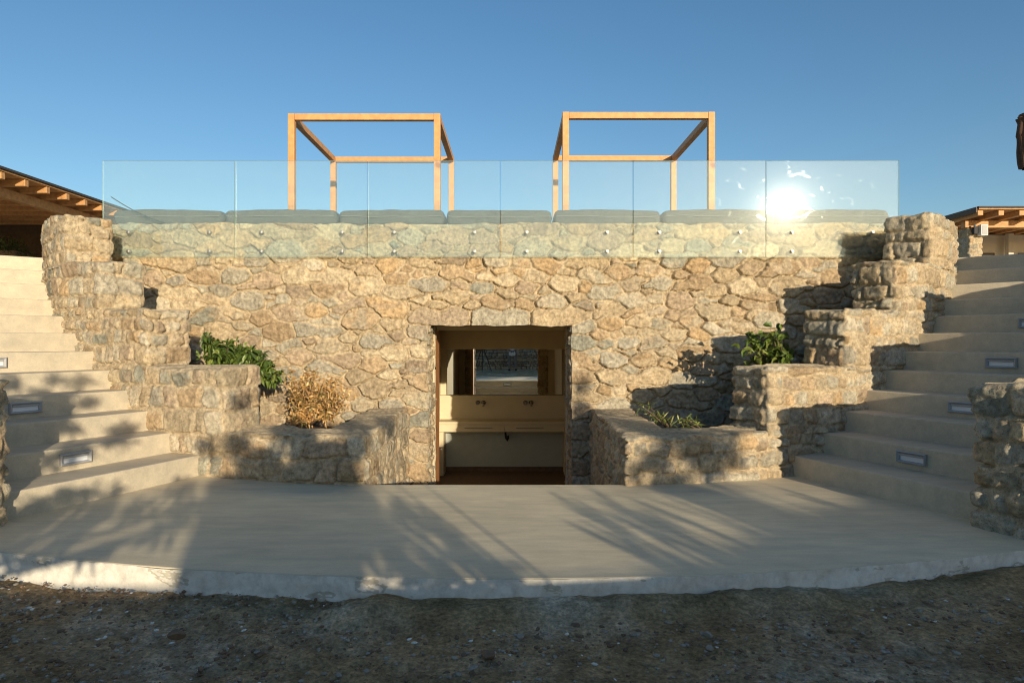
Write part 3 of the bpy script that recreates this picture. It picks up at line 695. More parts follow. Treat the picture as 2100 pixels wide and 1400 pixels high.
tp = MB(); tp.tube([(.02, 0.12, -.48-ZF), (.02, .10, -.54-ZF), (.03, .06, -.62-ZF), (.055, .06, -.66-ZF), (.07, .08, -.62-ZF), (.07, .2, -.60-ZF)], .018, 10); tp.build('waste_pipe', M['black'], van, smooth=True)
for x in (-.44, .44):
    tpn = 'left' if x < 0 else 'right'
    e = empty('wall_tap', (x, 12.2, .02), 'chrome wall tap with round knob and spout on the %s of the backsplash' % tpn, 'tap', 'wall taps over the counter')
    k = MB(); k.tube([(-.055, 0, 0), (-.055, -.035, 0), (-.055, -.05, 0)], [.04, .04, .03], 18); k.build('knob', M['chrome'], e, smooth=False)
    k = MB(); k.tube([(.055, 0, 0), (.055, -.01, 0)], .042, 18); k.tube([(.055, -.005, 0), (.055, -.1, .0), (.055, -.13, -.012), (.055, -.135, -.055)], .019, 12); k.build('spout', M['chrome'], e, smooth=True)
e = empty('wall_mirror', (0, 12.3, .15), 'wide frameless wall mirror above the counter, reflecting the entrance steps', 'mirror')
MB().box(-1.07, 1.07, 0, .045, .003, .858).build('backing', M['black'], e); MB().box(-1.07, 1.07, -.006, -.001, .003, .858).build('mirror_glass', M['mirror'], e)
for s in (-1, 1):
    e = empty('wall_box', (s*1.17, 11.6, .75), 'small cream box fitted on the %s side wall of the bathroom' % lw[s], 'box', 'cream boxes on the bathroom side walls')
    MB().box(-.04, .04, -.09, .09, -.11, .11).build('casing', M['plaster_in'], e, bevel=.006); MB().box(-.043 if s > 0 else .041, -.041 if s > 0 else .043, -.05, .05, -.05, .05).build('cover', M['white'], e)
e = empty('wooden_door', (-.80, 8.09, ZF), 'orange wooden door leaf folded open inside the left jamb', 'door')
b = MB().box(-.05, -.005, 0, .47, .01, 2.55); dl = b.build('door_leaf', M['doorwood'], e, bevel=.003)
MB().tube([(-.005, .42, 1.05), (.035, .42, 1.05), (.035, .32, 1.05)], .009, 8).build('handle', M['steel'], dl, smooth=True)

# ------------------------------------------------------------------ foliage
def leaves(P, D, L, Wd, cols, seed=0, droop=.25):
    """P tips' base points (N,3), D directions (N,3), L lengths, returns mesh data"""
    r = np.random.default_rng(seed); N = len(P); D = D/np.linalg.norm(D, axis=1)[:, None]
    R3 = r.normal(size=(N, 3)); Sd = np.cross(D, R3*.6+np.array((0, 0, 1.))); Sd /= np.linalg.norm(Sd, axis=1)[:, None]+1e-9; Up = np.cross(Sd, D)
    L = L[:, None]; Wd = Wd[:, None]; dz = np.array((0, 0, -1.))*L*droop
    b = P; m1 = P+D*L*.33; m2 = P+D*L*.68+dz*.3; tip = P+D*L+dz
    f = Up*Wd*.35
    V = np.stack([b, m1+Sd*Wd*.48+f, m2+Sd*Wd*.42+f, tip, m2-Sd*Wd*.42+f, m1-Sd*Wd*.48+f, m1, m2], 1).reshape(-1, 3)
    o = np.arange(N)[:, None]*8
    F = np.stack([o+np.array([0, 1, 6, 6]), ], 1)
    Q = np.concatenate([o+np.array([[6, 1, 2, 7]]), o+np.array([[5, 6, 7, 4]])]); T = np.concatenate([o+np.array([[0, 1, 6]]), o+np.array([[0, 6, 5]]), o+np.array([[7, 2, 3]]), o+np.array([[4, 7, 3]])])
    return V, Q, T, np.repeat(cols, 8, 0)
def foliage(name, P, D, L, Wd, cols, parent, seed=0, droop=.25):
    v, q, t, c = leaves(P, D, L, Wd, cols, seed, droop); o = merge_stone(name, [(v, q, t, c)], M['leaf']); o.parent = parent; o.matrix_parent_inverse = Matrix(); return o
GREEN = np.array([(.055, .095, .018), (.08, .13, .02), (.12, .17, .03), (.045, .075, .018), (.16, .20, .04)])
DRY = np.array([(.50, .30, .11), (.42, .24, .08), (.58, .40, .18), (.30, .17, .07), (.24, .20, .06)])
def shrub(name, loc, label, cat, stems, nl, L, pal, seed, leafW=.45, group=None, droop=.25, spread=.05, pw=None):
    r = np.random.default_rng(seed); e = empty(name, loc, label, cat, group)
    sb = MB(); P = []; D = []
    for (tip, bend) in stems:
        tip = np.array(tip, float); base = np.array((tip[0]*.15, tip[1]*.15, 0)); ctrl = (base+tip)/2+np.array(bend, float); pts = []
        for t in np.linspace(0, 1, 10): pts.append((1-t)**2*base+2*t*(1-t)*ctrl+t*t*tip)
        sb.tube(pts, [.009*(1-.75*i/9) for i in range(10)], 5)
        n = max(3, int(nl*r.uniform(.8, 1.2))); ts = r.uniform(.25, 1, n)**.7
        for t in ts:
            p = (1-t)**2*base+2*t*(1-t)*ctrl+t*t*tip; a = r.normal(size=3); a[2] += .35; a /= np.linalg.norm(a)
            P.append(p+r.normal(size=3)*spread*.3); D.append(a)
    P = np.array(P); D = np.array(D); n = len(P)
    sb.build('stem', M['bark'], e, smooth=True)
    foliage('foliage', P, D, L*r.uniform(.6, 1.25, n), L*leafW*r.uniform(.7, 1.2, n), pal[r.choice(len(pal), n, p=pw)]*r.uniform(.8, 1.2, (n, 1)), e, seed, droop)
    return e
r = np.random.default_rng(3)
def pxp(x, y, D): return ((x-1050)/1350*D+.14, D, EYE+(700-y)/1350*D)
def stems_px(pts, base, bend=(0, -.02, .08)): return [(tuple(np.array(pxp(x, y, D))-np.array(base)), tuple(np.array(bend)+r.normal(size=3)*.03)) for x, y, D in pts]
B1 = (-2.85, 6.95, .80)
tl = [(x, y, 6.75+r.uniform(-.25, .3)) for x, y in [(415, 700), (425, 715), (440, 705), (455, 715), (470, 700), (485, 702), (500, 712), (515, 715), (530, 722), (545, 735), (430, 735), (460, 738), (490, 735), (520, 738), (410, 730), (540, 748), (555, 750), (565, 762), (575, 772), (550, 768), (560, 775), (570, 785), (555, 758), (578, 770), (545, 745), (565, 780), (538, 728), (525, 718), (420, 688), (475, 722), (505, 728), (447, 725)]]
shrub('leafy_shrub', B1, 'dense glossy green shrub spilling over the left planter ledge', 'plant', stems_px(tl, B1), 34, .092, GREEN, 31, .42, droop=.35, pw=[.25, .35, .2, .1, .1])
B2 = (-1.98, 6.75, .30)
td = [(x, y, 6.7+r.uniform(-.25, .3)) for x, y in [(595, 800), (605, 785), (625, 775), (645, 772), (665, 780), (685, 788), (700, 800), (705, 825), (600, 830), (620, 810), (640, 800), (660, 805), (680, 815), (690, 845), (610, 850), (635, 835), (655, 830), (672, 850), (648, 815), (628, 855)]]
td += [(590, 770, 6.7), (712, 812, 6.6), (640, 762, 6.8), (690, 775, 6.7), (600, 858, 6.5)]
shrub('dry_shrub', B2, 'withered yellow brown shrub in the left planter against the wall', 'plant', stems_px(td, B2, (0, 0, .03)), 58, .062, DRY, 32, .36, droop=.3, spread=.12, pw=[.27, .22, .21, .17, .13])
B3 = (2.92, 6.55, .80)
tr_ = [(x, y, 6.5+r.uniform(-.22, .25)) for x, y in [(1515, 735), (1520, 715), (1535, 700), (1530, 690), (1550, 720), (1555, 700), (1570, 685), (1580, 675), (1590, 690), (1600, 680), (1595, 710), (1575, 715), (1610, 735), (1560, 735), (1540, 740), (1585, 735)]]
shrub('broadleaf_plant', B3, 'young plant with large bright green leaves behind the right planter ledge', 'plant', stems_px(tr_, B3), 15, .10, GREEN, 33, .6, droop=.3, pw=[.1, .25, .35, .05, .25])
for (bx, tips, lab, sd) in (((1.72, 6.55, .30), [(1305, 832), (1325, 835), (1345, 850), (1360, 862), (1375, 875), (1335, 858), (1318, 848), (1350, 868)], 'thin spiky yellow green plant arching over the near left corner of the right planter', 34),
                            ((1.95, 6.15, .30), [(1398, 862), (1388, 872), (1410, 868), (1420, 876), (1402, 880)], 'smallest spiky sprout in the right planter, next to the arching one', 35)):
    st = [(tuple(np.array(pxp(x, y-4, bx[1]+r.uniform(-.1, .1)))-np.array(bx)), (0, 0, .05)) for x, y in tips]
    shrub('spiky_plant', bx, lab, 'plant', st, 12, .10, np.array([(.20, .24, .06), (.28, .28, .09), (.12, .16, .04)]), sd, .14, group='spiky plants in the right planter', droop=.2)

# ------------------------------------------------------------------ earth details
def rock(name, loc, sz, seed, mat, label=None):
    bm = bmesh.new(); bmesh.ops.create_icosphere(bm, subdivisions=3, radius=1); rr = random.Random(seed)
    for _ in range(9):
        nrm = Vector((rr.gauss(0, 1), rr.gauss(0, 1), rr.gauss(0, 1))).normalized(); d = rr.uniform(.5, .85)
        for v in bm.verts:
            k = v.co.dot(nrm)
            if k > d: v.co -= nrm*(k-d)
    for v in bm.verts: v.co = Vector((v.co.x*sz[0], v.co.y*sz[1], v.co.z*sz[2]))
    me = bpy.data.meshes.new(name); bm.to_mesh(me); bm.free(); o = link(name, me, mat); o.location = loc; o.rotation_euler = (0, 0, rr.uniform(0, 6))
    if label: tag(o, label, 'stone', 'larger stones lying on the bare earth')
    return o
M['rock_b'] = simple('brown_rock', (.20, .13, .08), .9, 0, .3, 12, .6, 50, .01); M['rock_g'] = simple('grey_rock', (.34, .30, .24), .9, 0, .25, 12, .6, 50, .01)
M['debris'] = simple('plaster_debris', (.70, .68, .62), .8, 0, .15, 20)
def gpt(x, y, z=-.11):
    D = (EYE-z)*1350/(y-700); return ((x-1050)/1350*D+.14, D)
for (x, y, sz, mt, lb) in [(363, 1300, .040, 'rock_b', 'angular orange brown stone on the earth, the biggest one left of the middle'), (1000, 1342, .038, 'rock_b', 'flat dull brown stone on the dark earth below the middle of the platform'), (1362, 1257, .024, 'rock_g', 'pale grey stone close to the platform edge, right of the middle'),
                           (1455, 1305, .026, 'rock_g', 'dark grey stone on the earth beside a whitish dust patch, right of the middle'), (1068, 1302, .022, 'rock_g', 'light grey stone just right of the middle of the earth'), (1220, 1250, .022, 'rock_b', 'small brown stone near the curb, right of the middle'),
                           (1180, 1280, .022, 'rock_b', 'small tan stone on the earth between two paler stones'), (1457, 1330, .020, 'rock_g', 'lowest grey stone right of the middle, near the bottom of the picture'), (275, 1310, .018, 'rock_g', 'small half buried grey stone left of the biggest brown stone')]:
    X, Y = gpt(x, y); rock('stone', (X, Y, ground_z(X, Y)+sz*.3), (sz, sz*.8, sz*.62), int(x), M[mt], lb)
def pebbles(name, pos, mat, seed, label, cat, flat=.6):
    rr = np.random.default_rng(seed); ico = bmesh.new(); bmesh.ops.create_icosphere(ico, subdivisions=1, radius=1)
    bv = np.array([v.co[:] for v in ico.verts]); bf = np.array([[v.index for v in f.verts] for f in ico.faces]); ico.free()
    V = []; F = []
    for k, (x, y, z, s) in enumerate(pos):
        v = bv*(1+.28*rr.normal(size=(len(bv), 1)))*np.array((s*rr.uniform(.7, 1.5), s*rr.uniform(.7, 1.4), s*flat)); a = rr.uniform(0, 6.28)
        c_, s_ = math.cos(a), math.sin(a); v = v@np.array([[c_, s_, 0], [-s_, c_, 0], [0, 0, 1]]); V.append(v+np.array((x, y, z+s*.15))); F.append(bf+k*len(bv))
    o = link(name, np_mesh(name, np.vstack(V), np.vstack(F), 3, smooth=False), mat); tag(o, label, cat, kind='stuff')
rr = np.random.default_rng(9)
def scat(n, smin, smax, pw=3):
    out = []
    while len(out) < n:
        x = rr.uniform(-3.4, 3.7); y = rr.uniform(2.15, 4.0); ed = 12.7-math.sqrt(9.5**2-(x-.1)**2)
        if y < ed-.01: s_ = smin+(smax-smin)*rr.random()**pw; out.append((x, y, ground_z(x, y), s_))
    return out
pebbles('pebbles', scat(6000, .002, .014, 4), M['rock_b'], 1, 'small brown pebbles scattered over the bare earth', 'pebbles')
pebbles('grey_pebbles', scat(5000, .002, .013, 4), M['rock_g'], 2, 'small grey pebbles and grit scattered over the bare earth', 'pebbles')
deb = scat(260, .003, .010, 3)
for (x, y) in [(200, 1307), (215, 1302), (320, 1290), (312, 1275), (1130, 1262), (965, 1310), (1163, 1296), (1220, 1356), (1105, 1230), (1260, 1222), (1490, 1235), (1585, 1257), (500, 1292), (60, 1235), (66, 1240), (120, 1228), (1655, 1252), (1940, 1240), (1313, 1230), (850, 1160+150)]:
    X, Y = gpt(x, y); deb.append((X, Y, ground_z(X, Y)+.004, .012))
pebbles('plaster_debris', deb, M['debris'], 3, 'bits of white plaster and paper scattered over the bare earth', 'debris', .35)

# ------------------------------------------------------------------ left pavilion roof
e = empty('timber_pavilion', (-12.5, 15, 2.1), 'timber roofed pavilion with projecting rafters at the far left', 'pavilion')
def lp(name, mat, x0, x1, y0, y1, z0, z1, par=e, bev=.004, org=(-12.5, 15, 2.1), M4=None):
    return MB().box(x0-org[0], x1-org[0], y0-org[1], y1-org[1], z0-org[2], z1-org[2]).build(name, mat, par, bevel=bev)
lp('roof', M['membrane'], -17, -9.66, 10.5, 18.3, 4.47, 4.52); lp('roof_boards', M['rafter'], -17, -9.70, 10.55, 18.25, 4.435, 4.467)
y = 10.9
while y < 18.2:
    b = MB(); L0, L1 = -16.9+12.5, -9.72+12.5
    b.box(L0, L1, y-15-.055, y-15+.055, 2.1925, 2.332); b.build('rafter', M['rafter'], e, bevel=.012); y += .62
lp('beam', M['rafter'], -10.42, -10.27, 10.6, 18.2, 4.10, 4.29); lp('beam', M['rafter'], -16.4, -16.25, 10.6, 18.2, 4.10, 4.29)
for y in (11.2, 17.6): lp('post', M['rafter'], -10.44, -10.24, y-.1, y+.1, 2.1, 4.098)
lp('back_wall', M['dark_and_shade_wood'], -16.9, -10.0, 18.0, 18.15, 2.1, 4.43)  # dark wall colour stands for the deep shade under the roof
e2 = empty('hedge', (-12.2, 16.6, 2.1), 'dark leafy hedge under the pavilion roof', 'hedge'); rh = np.random.default_rng(4)
P = np.stack([rh.uniform(-1.9, .35, 5000), rh.uniform(-.4, .4, 5000), rh.uniform(0, 1.72, 5000)], 1); P[:, 2] *= 1-.35*np.clip((P[:, 0]+.3)/.6, 0, 1)
D = rh.normal(size=(5000, 3)); n = 5000
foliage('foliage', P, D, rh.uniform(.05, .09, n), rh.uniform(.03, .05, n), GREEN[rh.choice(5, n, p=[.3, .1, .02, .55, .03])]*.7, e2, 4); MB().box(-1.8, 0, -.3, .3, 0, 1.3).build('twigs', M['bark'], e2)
# cable
pts = [pxp(228+(345-228)*t, 404+(460-404)*t+6*math.sin(math.pi*t), 7.57) for t in np.linspace(0, 1, 14)]
tag(MB().tube(pts, .006, 6).build('cable', M['black'], smooth=True), 'thin black cable hanging above the leftmost cushion', 'cable')

# ------------------------------------------------------------------ right house with porch
e = empty('porch_house', (14, 18, 2.1), 'cream house with timber porch roof and stone pillar at the far right', 'house'); OG = (14, 18, 2.1)
def hp(name, mat, x0, x1, y0, y1, z0, z1, par=e, bev=.004): return lp(name, mat, x0, x1, y0, y1, z0, z1, par, bev, OG)
hp('roof', M['membrane'], 11.74, 22, 16.35, 24, 4.47, 4.51); hp('roof_boards', M['rafter'], 11.76, 22, 16.38, 24, 4.435, 4.468)
hp('fascia', M['dark_and_shade_wood'], 11.70, 11.738, 16.4, 24, 4.36, 4.50)
x = 11.85
while x < 21:
    hp('rafter', M['rafter'], x-.07, x+.07, 16.45, 23.9, 4.30, 4.432, bev=.012); x += .52
hp('beam', M['rafter'], 11.95, 22, 17.15, 17.33, 4.115, 4.298)
v, f, t, c = loop_wall_mesh('pillar', [(12.03-14, 17.12-18), (12.36-14, 17.12-18), (12.36-14, 17.54-18), (12.03-14, 17.54-18)], 0, 2.01, res=.03, seed=8, w=W_GREY, amp=.025, rad=.02)
o = merge_stone('pillar', [(v, f, t, c)], M['stone']); o.parent = e; o.matrix_parent_inverse = Matrix()
hp('wall', M['plaster_house'], 12.6, 22, 19.4, 19.6, 2.1, 4.29); hp('side_wall', M['plaster_house'], 12.6, 12.8, 19.62, 23.8, 2.1, 4.29)
for x0 in (13.78, 15.05): 
    fr_ = hp('window', M['dark_and_shade_wood'], x0, x0+.55, 19.35, 19.398, 2.3, 3.75); hp('pane', M['darkglass'], x0+.06, x0+.49, 19.33, 19.348, 2.36, 3.69, fr_, 0)
hp('column', M['plaster_house'], 14.55, 14.70, 19.1, 19.25, 2.1, 4.29)
sp = empty('loudspeaker', (12.30, 17.02, 4.02), 'small white loudspeaker on the stone porch pillar', 'loudspeaker'); MB().box(-.09, .09, -.09, .06, -.14, .14).build('cabinet', M['white'], sp, bevel=.012); MB().box(-.07, .07, -.096, -.091, -.12, .12).build('grille', M['alu'], sp)
sp = empty('wall_lamp', (12.12, 17.04, 4.02), 'dark wall lamp beside the white loudspeaker on the pillar', 'lamp'); MB().box(-.05, .05, -.05, .04, -.1, .09).build('housing', M['black'], sp, bevel=.01); MB().tube([(0, -.005, .09), (0, -.005, .15)], .03, 10).build('cap', M['bracket'], sp)
for k in range(3):
    g = empty('roof_glass_panel', (13.9+k*1.3, 18.4, 4.52), ['roof railing pane of clear glass at its left end, on the porch roof', 'roof railing pane of clear glass cut by the picture edge', 'roof railing pane of clear glass beyond the picture edge'][k], 'glass panel', 'panes of the railing on the porch roof')
    MB().box(-.64, .64, -.005, .005, .02, .30).build('pane', M['clear'], g); MB().box(-.655, -.642, -.01, .01, 0, .30).build('post', M['steel'], g)

# folded parasol, mostly beyond the right edge
e = empty('folded_parasol', (7.25, 9.0, 2.1), 'folded brown canvas parasol cut off by the right picture edge', 'parasol')
MB().tube([(0, 0, 0), (0, 0, 2.35)], .025, 10).build('pole', M['rafter'], e, smooth=True)
nz, na = 40, 48; V = []
for i in range(nz):
    t = i/(nz-1); z = 1.42+.70*t; Rr = np.interp(t, [0, .1, .35, .62, .66, .9, 1], [.125, .135, .15, .155, .165, .14, .16])
    for j in range(na):
        a = j/na*2*math.pi; rj = Rr*(1+.16*math.sin(a*8+t*2)+.05*math.sin(a*3+t*6)); V.append((rj*math.cos(a), rj*math.sin(a), z))
canopy = link('canopy', np_mesh('canopy', V, [[i*na+j, i*na+(j+1) % na, (i+1)*na+(j+1) % na, (i+1)*na+j] for i in range(nz-1) for j in range(na)], 4), M['parasol'], e)
MB().tube([(0, 0, 2.12), (0, 0, 2.16)], .15, 20).build('top_cap', M['parasol'], e)
MB().tube([(0, 0, 0), (0, 0, .08)], .25, 20).build('base', M['bracket'], e)

# ------------------------------------------------------------------ behind the camera: low wall, trees (they cast the shade), photographer
rw = [(-6, -5.0), (3.4, -5.0), (4.5, -4.75), (5.4, -4.4), (6.2, -4.0), (9.0, -2.6), (8.8, -3.1), (6.1, -4.5), (5.3, -4.9), (4.5, -5.2), (3.4, -5.4), (-6, -5.4)]
parts = [loop_wall_mesh('r', rw, -.3, 1.63, res=.03, seed=70, w=W_GREY, amp=.05, rad=.04, mortar=np.array((.13, .11, .085)))]
parts.append(loop_wall_mesh('r', [(1.88, -5.05), (2.60, -5.05), (2.60, -5.5), (1.88, -5.5)], 1.45, 2.20, res=.03, seed=71, w=W_GREY, amp=.03, rad=.05))
parts[0][0][:, 2] += (np.clip(parts[0][0][:, 0]-.7, -1, 6)*.075-.235)*np.clip(parts[0][0][:, 2]/1.6, 0, 1)
tag(merge_stone('rear_stone_wall', parts, M['stone']), 'low dark stone wall behind the photographer, seen only in the mirror', 'wall')
def back_tree(name, loc, blobs, trunk_h, label, seed, L=.10, dens=7500, group='trees behind the photographer'):
    r = np.random.default_rng(seed); e = empty(name, loc, label, 'tree', group)
    tb = MB(); tb.tube([(0, 0, -.05), (.03, 0, trunk_h*.5), (0, .02, trunk_h)], [.04, .034, .028], 10); P = []; D = []
    for (bx, by, bz, rx, rz, dn) in blobs:
        tb.tube([(0, .02, trunk_h*.8), (bx*.5, by*.5, (trunk_h+bz)*.5), (bx, by, bz)], [.014, .010, .005], 6)
        n = int(dens*dn*rx*rx*rz*6)+10
        q = r.normal(size=(n, 3)); q /= np.linalg.norm(q, axis=1)[:, None]; q *= r.random((n, 1))**.45*np.array((rx, rx, rz)); cl = q+np.array((bx, by, bz))
        P.append(cl); D.append(r.normal(size=(n, 3)))
    tb.build('trunk', M['bark'], e, smooth=True); P = np.vstack(P); D = np.vstack(D); n = len(P)
    foliage('crown', P, D, L*r.uniform(.7, 1.3, n), L*.42*r.uniform(.8, 1.2, n), GREEN[r.choice(5, n)], e, seed)
SH = np.array((SUN.x, SUN.y, SUN.z))/abs(SUN.y)
def src(P, y): k = P[1]-y; return np.array(P)+SH*k
def crown(loc, targets, th, label, seed, rz=.8, k=1.0, **kw):
    bl = []; q = random.Random(seed)
    for (x, y, z, rr_, dn) in targets:
        p = src((x, y, z), loc[1]+q.uniform(-.25, .25))-np.array(loc); bl.append((p[0], p[1], p[2], rr_*k, rr_*rz*k, dn))
    back_tree('olive_tree', loc, bl, th, label, seed, **kw)
# crowns that shade the left stairs, the platform and the lower planters
rd = random.Random(12); T5 = []
while len(T5) < 26:
    x, y = rd.uniform(-3.15, -1.65), rd.uniform(3.45, 5.2)
    if x > -3.6+(5.4-y)*.25 and not (x > -2.0-(y-3.3)*.39+.1 and False): T5.append((x, y, 0, rd.uniform(.06, .11), rd.uniform(.9, 1.5)))
for q in range(20):
    t = rd.uniform(.8, 5.5); w = rd.uniform(.1, 1.0); p_ = pt(t, w); T5.append((-p_[0], p_[1], max(0, (t-.6))*R_, rd.uniform(.055, .10), rd.uniform(1.0, 1.7)))
crown((-1.85, -1.9, -.1), T5+[(-2.9, 3.6, 0, .09, 2), (-3.0, 3.9, 0, .09, 2)], .75, 'low olive tree left of the photographer, its loose crown leaning right', 5, L=.085)
crown((2.35, -1.9, -.1), [(-1.35, 3.5, 0, .13, 2), (-1.45, 4.2, 0, .2, 2.2), (-1.2, 4.6, 0, .2, 2.2), (-1.5, 5.0, 0, .22, 2.2), (-1.15, 5.1, 0, .18, 2), (-1.0, 3.9, 0, .12, 1.6), (-1.9, 5.35, .15, .16, 2.6), (-1.4, 5.35, .15, .2, 3), (-1.6, 5.4, .32, .12, 2.6), (-1.15, 5.3, .30, .12, 2.4), (-2.15, 5.5, .3, .10, 2.2), (-2.45, 5.6, .25, .09, 1), (-1.8, 5.8, .38, .16, 1.2), (-1.35, 6.1, .38, .14, 1), (-2.3, 5.9, .6, .08, .9), (-1.0, 6.2, .38, .12, 1),
  (-.45, 3.45, 0, .08, 1.2), (-.25, 3.38, 0, .07, 1.2), (-.02, 3.36, 0, .08, 1.2), (.12, 3.3, 0, .06, 1), (-.40, 4.25, 0, .08, 1.1), (-.62, 4.5, 0, .09, 1.2), (-.18, 3.75, 0, .06, 1.1), (-.75, 3.7, 0, .11, 1.6), (-.85, 4.3, 0, .13, 1.6), (-.6, 4.0, 0, .07, 1)], .75, 'low olive tree with the denser crown, in front of the wall pier', 6, L=.085, k=1.1)
crown((6.2, -6.4, -.1), [(.92, 7.55, .42, .10, 1), (.95, 7.55, .66, .08, 1.6), (.88, 7.55, .30, .08, .9), (1.25, 6.1, .38, .14, 2), (1.5, 5.7, .38, .14, 2), (1.3, 5.5, .38, .13, 2), (1.55, 5.4, .28, .12, 1.8), (1.75, 5.45, .12, .12, 1.3), (1.95, 5.5, .2, .10, 1), (1.3, 5.3, .2, .13, 1.2), (1.12, 5.28, .1, .1, 1), (1.9, 5.6, .38, .09, .9), (.98, 7.5, -.2, .2, 1.5), (.95, 6.5, -.3, .2, 1.4)], 1.7, 'tall slender olive tree at the right end of the rear wall', 7)
# reeds above the wall: thin streaks of shade on the right of the platform
def reed(loc, n, h, seed, label, wd):
    r = np.random.default_rng(seed); e = empty('reed_clump', loc, label, 'reeds', 'reed clumps behind the rear wall'); P = []; D = []; Ls = []
    sb = MB()
    for k in range(n):
        x = r.uniform(-wd, wd); y = r.normal()*.13; lean = r.normal(size=2)*.07; hh = h*r.uniform(.80, 1.0); sb.tube([(x, y, 0), (x+lean[0]*.4, y+lean[1]*.4, hh*.6), (x+lean[0], y+lean[1], hh)], [.020, .016, .006], 5)
        for q in range(5):
            t = r.uniform(.75, .97); P.append((x+lean[0]*t, y+lean[1]*t, hh*t)); D.append((r.normal()*.35, r.normal()*.35, .9)); Ls.append(r.uniform(.22, .42))
    sb.build('stalk', M['bark'], e); n = len(P)
    foliage('blades', np.array(P), np.array(D), np.array(Ls), np.full(n, .05), GREEN[r.choice(5, n)], e, seed, .2)
for k, (x, n, h, wd, lb) in enumerate([(3.60, 4, 1.70, .12, 'reed clump nearest the denser olive tree, thin and low'), (4.0, 9, 1.80, .17, 'reed clump with thick stalks, second from the olive tree'), (4.5, 9, 1.84, .16, 'reed clump with the tallest stalks, in the middle of the row'), (4.95, 8, 1.78, .13, 'reed clump second from the far right of the row'), (5.4, 4, 1.70, .13, 'reed clump at the far right of the row, low and thin')]):
    reed((x, -3.2, -.1), n, h, 50+k, lb, wd)
# tripod
e = empty('tripod', (-1.09, -3.0, -.11), 'black camera tripod on the earth, seen only in the mirror', 'tripod')
for a in (90, 210, 330):
    c_, s_ = math.cos(math.radians(a)), math.sin(math.radians(a)); MB().tube([(.03*c_, .03*s_, 1.02), (.22*c_, .22*s_, .52), (.42*c_, .42*s_, 0)], [.018, .016, .01], 8).build('leg', M['black'], e)
MB().tube([(0, 0, .75), (0, 0, 1.12)], .016, 10).build('centre_column', M['black'], e)
MB().box(-.04, .04, -.05, .05, 1.1, 1.16).build('head', M['black'], e, bevel=.008)
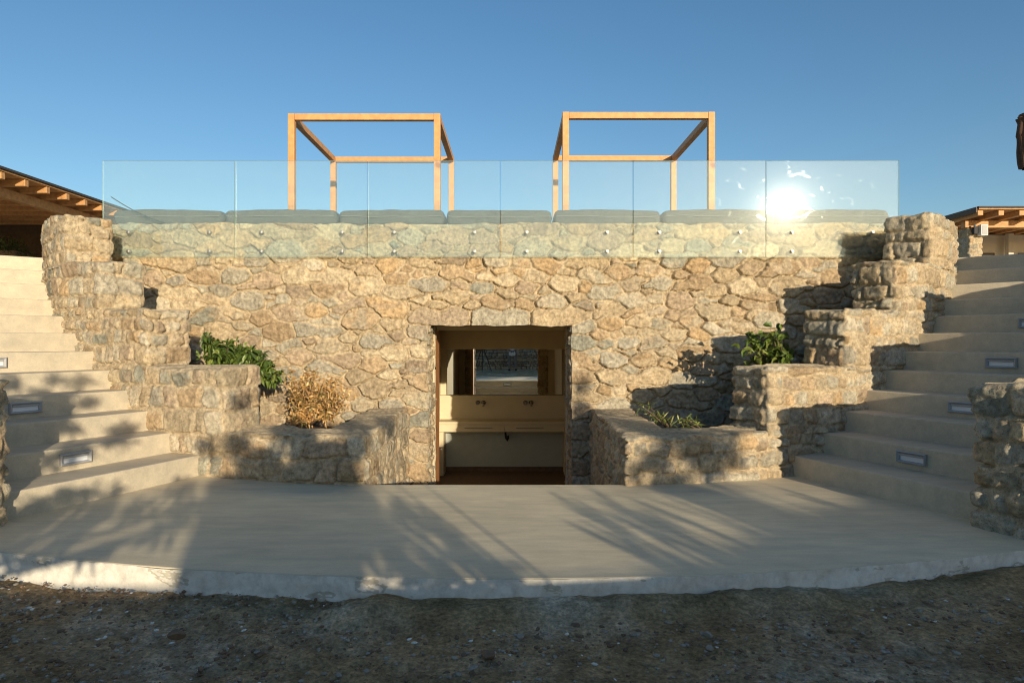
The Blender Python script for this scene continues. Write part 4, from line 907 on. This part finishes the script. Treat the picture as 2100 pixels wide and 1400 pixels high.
# photographer
def person(loc):
    e = empty('person', loc, 'person standing in a long white shirt and grey trousers, seen only in the mirror', 'person', rz=math.pi)
    def skin(name, nodes, edges, mat, par, sub=2):
        me = bpy.data.meshes.new(name); me.from_pydata([n[0] for n in nodes], edges, []); o = link(name, me, mat, par, False)
        m = o.modifiers.new('s', 'SKIN'); m.use_smooth_shade = True
        for i, nn in enumerate(nodes): me.skin_vertices[0].data[i].radius = nn[1]
        me.skin_vertices[0].data[0].use_root = True
        su = o.modifiers.new('b', 'SUBSURF'); su.levels = sub; su.render_levels = sub; return o
    body = [((0, 0, .92), (.13, .10)), ((0, 0, 1.12), (.13, .10)), ((0, 0, 1.36), (.16, .10)), ((0, 0, 1.47), (.06, .06)), ((0, -.01, 1.55), (.05, .05)), ((0, -.02, 1.62), (.072, .085)), ((0, -.01, 1.70), (.07, .085)),
            ((.10, 0, .86), (.085, .085)), ((.11, -.01, .48), (.055, .055)), ((.12, .02, .08), (.04, .04)), ((.13, -.13, .03), (.035, .03)),
            ((-.10, 0, .86), (.085, .085)), ((-.13, -.01, .48), (.055, .055)), ((-.15, .02, .08), (.04, .04)), ((-.17, -.13, .03), (.035, .03)),
            ((.19, 0, 1.40), (.055, .055)), ((.25, .02, 1.13), (.04, .04)), ((.20, -.14, .93), (.03, .03)), ((.19, -.17, .89), (.028, .018)), ((.185, -.20, .86), (.028, .016)),
            ((-.19, 0, 1.40), (.055, .055)), ((-.25, .02, 1.13), (.04, .04)), ((-.25, -.05, .88), (.03, .03)), ((-.25, -.07, .83), (.018, .028)), ((-.25, -.08, .79), (.016, .028))]
    ed = [(0, 1), (1, 2), (2, 3), (3, 4), (4, 5), (5, 6), (0, 7), (7, 8), (8, 9), (9, 10), (0, 11), (11, 12), (12, 13), (13, 14), (2, 15), (15, 16), (16, 17), (17, 18), (18, 19), (2, 20), (20, 21), (21, 22), (22, 23), (23, 24)]
    b = skin('body', body, ed, M['skin'], e)
    def fin(base, d, side):                      # fingers
        nodes = []; eds = []
        d = Vector(d).normalized(); sd = Vector(side).normalized()
        for k, L in enumerate((.062, .072, .067, .052)):
            p = Vector(base)+sd*(k-1.5)*.019; i = len(nodes); nodes += [(tuple(p-d*.03), (.009, .009)), (tuple(p+d*L*.5), (.0085, .0085)), (tuple(p+d*L+Vector((0, .015, -.004))), (.007, .007))]; eds += [(i, i+1), (i+1, i+2)]
        i = len(nodes); p = Vector(base)-d*.03-sd*.035; nodes += [(tuple(p+sd*.02), (.010, .010)), (tuple(p+d*.03-sd*.012), (.009, .009)), (tuple(p+d*.055-sd*.012), (.008, .008))]; eds += [(i, i+1), (i+1, i+2)]
        me = bpy.data.meshes.new('hand')
        mb = MB()
        for a, b2 in [(i, i+2) for i in range(0, len(nodes), 3)]: mb.tube([nodes[a][0], nodes[a+1][0], nodes[b2][0]], [nodes[a][1][0], nodes[a+1][1][0], nodes[b2][1][0]], 8)
        mb.build('fingers', M['skin'], b, smooth=True)
    fin((.184, -.21, .85), (0, -.75, -.65), (1, 0, 0)); fin((-.25, -.085, .775), (0, -.2, -1), (0, -1, 0))
    # face
    fm = MB()
    fm.tube([(0, -.095, 1.665), (0, -.118, 1.625), (0, -.10, 1.617)], [.008, .014, .010], 8); fm.build('nose', M['skin'], b, smooth=True)
    for s in (-1, 1):
        q = MB(); bmesh.ops.create_uvsphere(q.bm, u_segments=10, v_segments=8, radius=.011, matrix=Matrix.Translation((s*.03, -.094, 1.662))); q.build('eye', M['black'], b, smooth=True)
        q = MB(); bmesh.ops.create_uvsphere(q.bm, u_segments=10, v_segments=8, radius=.022, matrix=Matrix.Translation((s*.074, -.01, 1.65)) @ Matrix.Diagonal((.4, .8, 1.3, 1))); q.build('ear', M['skin'], b, smooth=True)
    MB().tube([(-.022, -.098, 1.592), (0, -.104, 1.59), (.022, -.098, 1.592)], .004, 6).build('mouth', M['doorwood'], b)
    q = MB(); bmesh.ops.create_uvsphere(q.bm, u_segments=20, v_segments=14, radius=.098, matrix=Matrix.Translation((0, .015, 1.705)) @ Matrix.Diagonal((.86, 1.0, .85, 1))); q.build('hair', M['hair'], e, smooth=True)
    skin('shirt', [((0, 0, .98), (.175, .135)), ((0, 0, .76), (.19, .15)), ((0, 0, .62), (.20, .16)), ((0, 0, 1.2), (.165, .13)), ((0, 0, 1.38), (.19, .115)), ((0, 0, 1.46), (.075, .07)), ((.2, 0, 1.41), (.07, .07)), ((.245, .012, 1.2), (.06, .06)), ((-.2, 0, 1.41), (.07, .07)), ((-.245, .012, 1.2), (.06, .06))],
         [(0, 1), (1, 2), (0, 3), (3, 4), (4, 5), (4, 6), (6, 7), (4, 8), (8, 9)], M['shirt'], e)
    skin('trousers', [((0, 0, .92), (.145, .115)), ((.10, 0, .84), (.10, .10)), ((.11, -.01, .48), (.074, .074)), ((.12, .015, .10), (.062, .062)), ((-.10, 0, .84), (.10, .10)), ((-.13, -.01, .48), (.074, .074)), ((-.15, .015, .10), (.062, .062))], [(0, 1), (1, 2), (2, 3), (0, 4), (4, 5), (5, 6)], M['trouser'], e)
    for x, y in ((.125, -.05), (-.16, -.05)): 
        q = MB(); bmesh.ops.create_uvsphere(q.bm, u_segments=16, v_segments=10, radius=1, matrix=Matrix.Translation((x, y, .04)) @ Matrix.Diagonal((.05, .135, .05, 1))); q.build('shoe', M['black'], e, smooth=True)
person((.15, -3.9, -.115))
print('built')
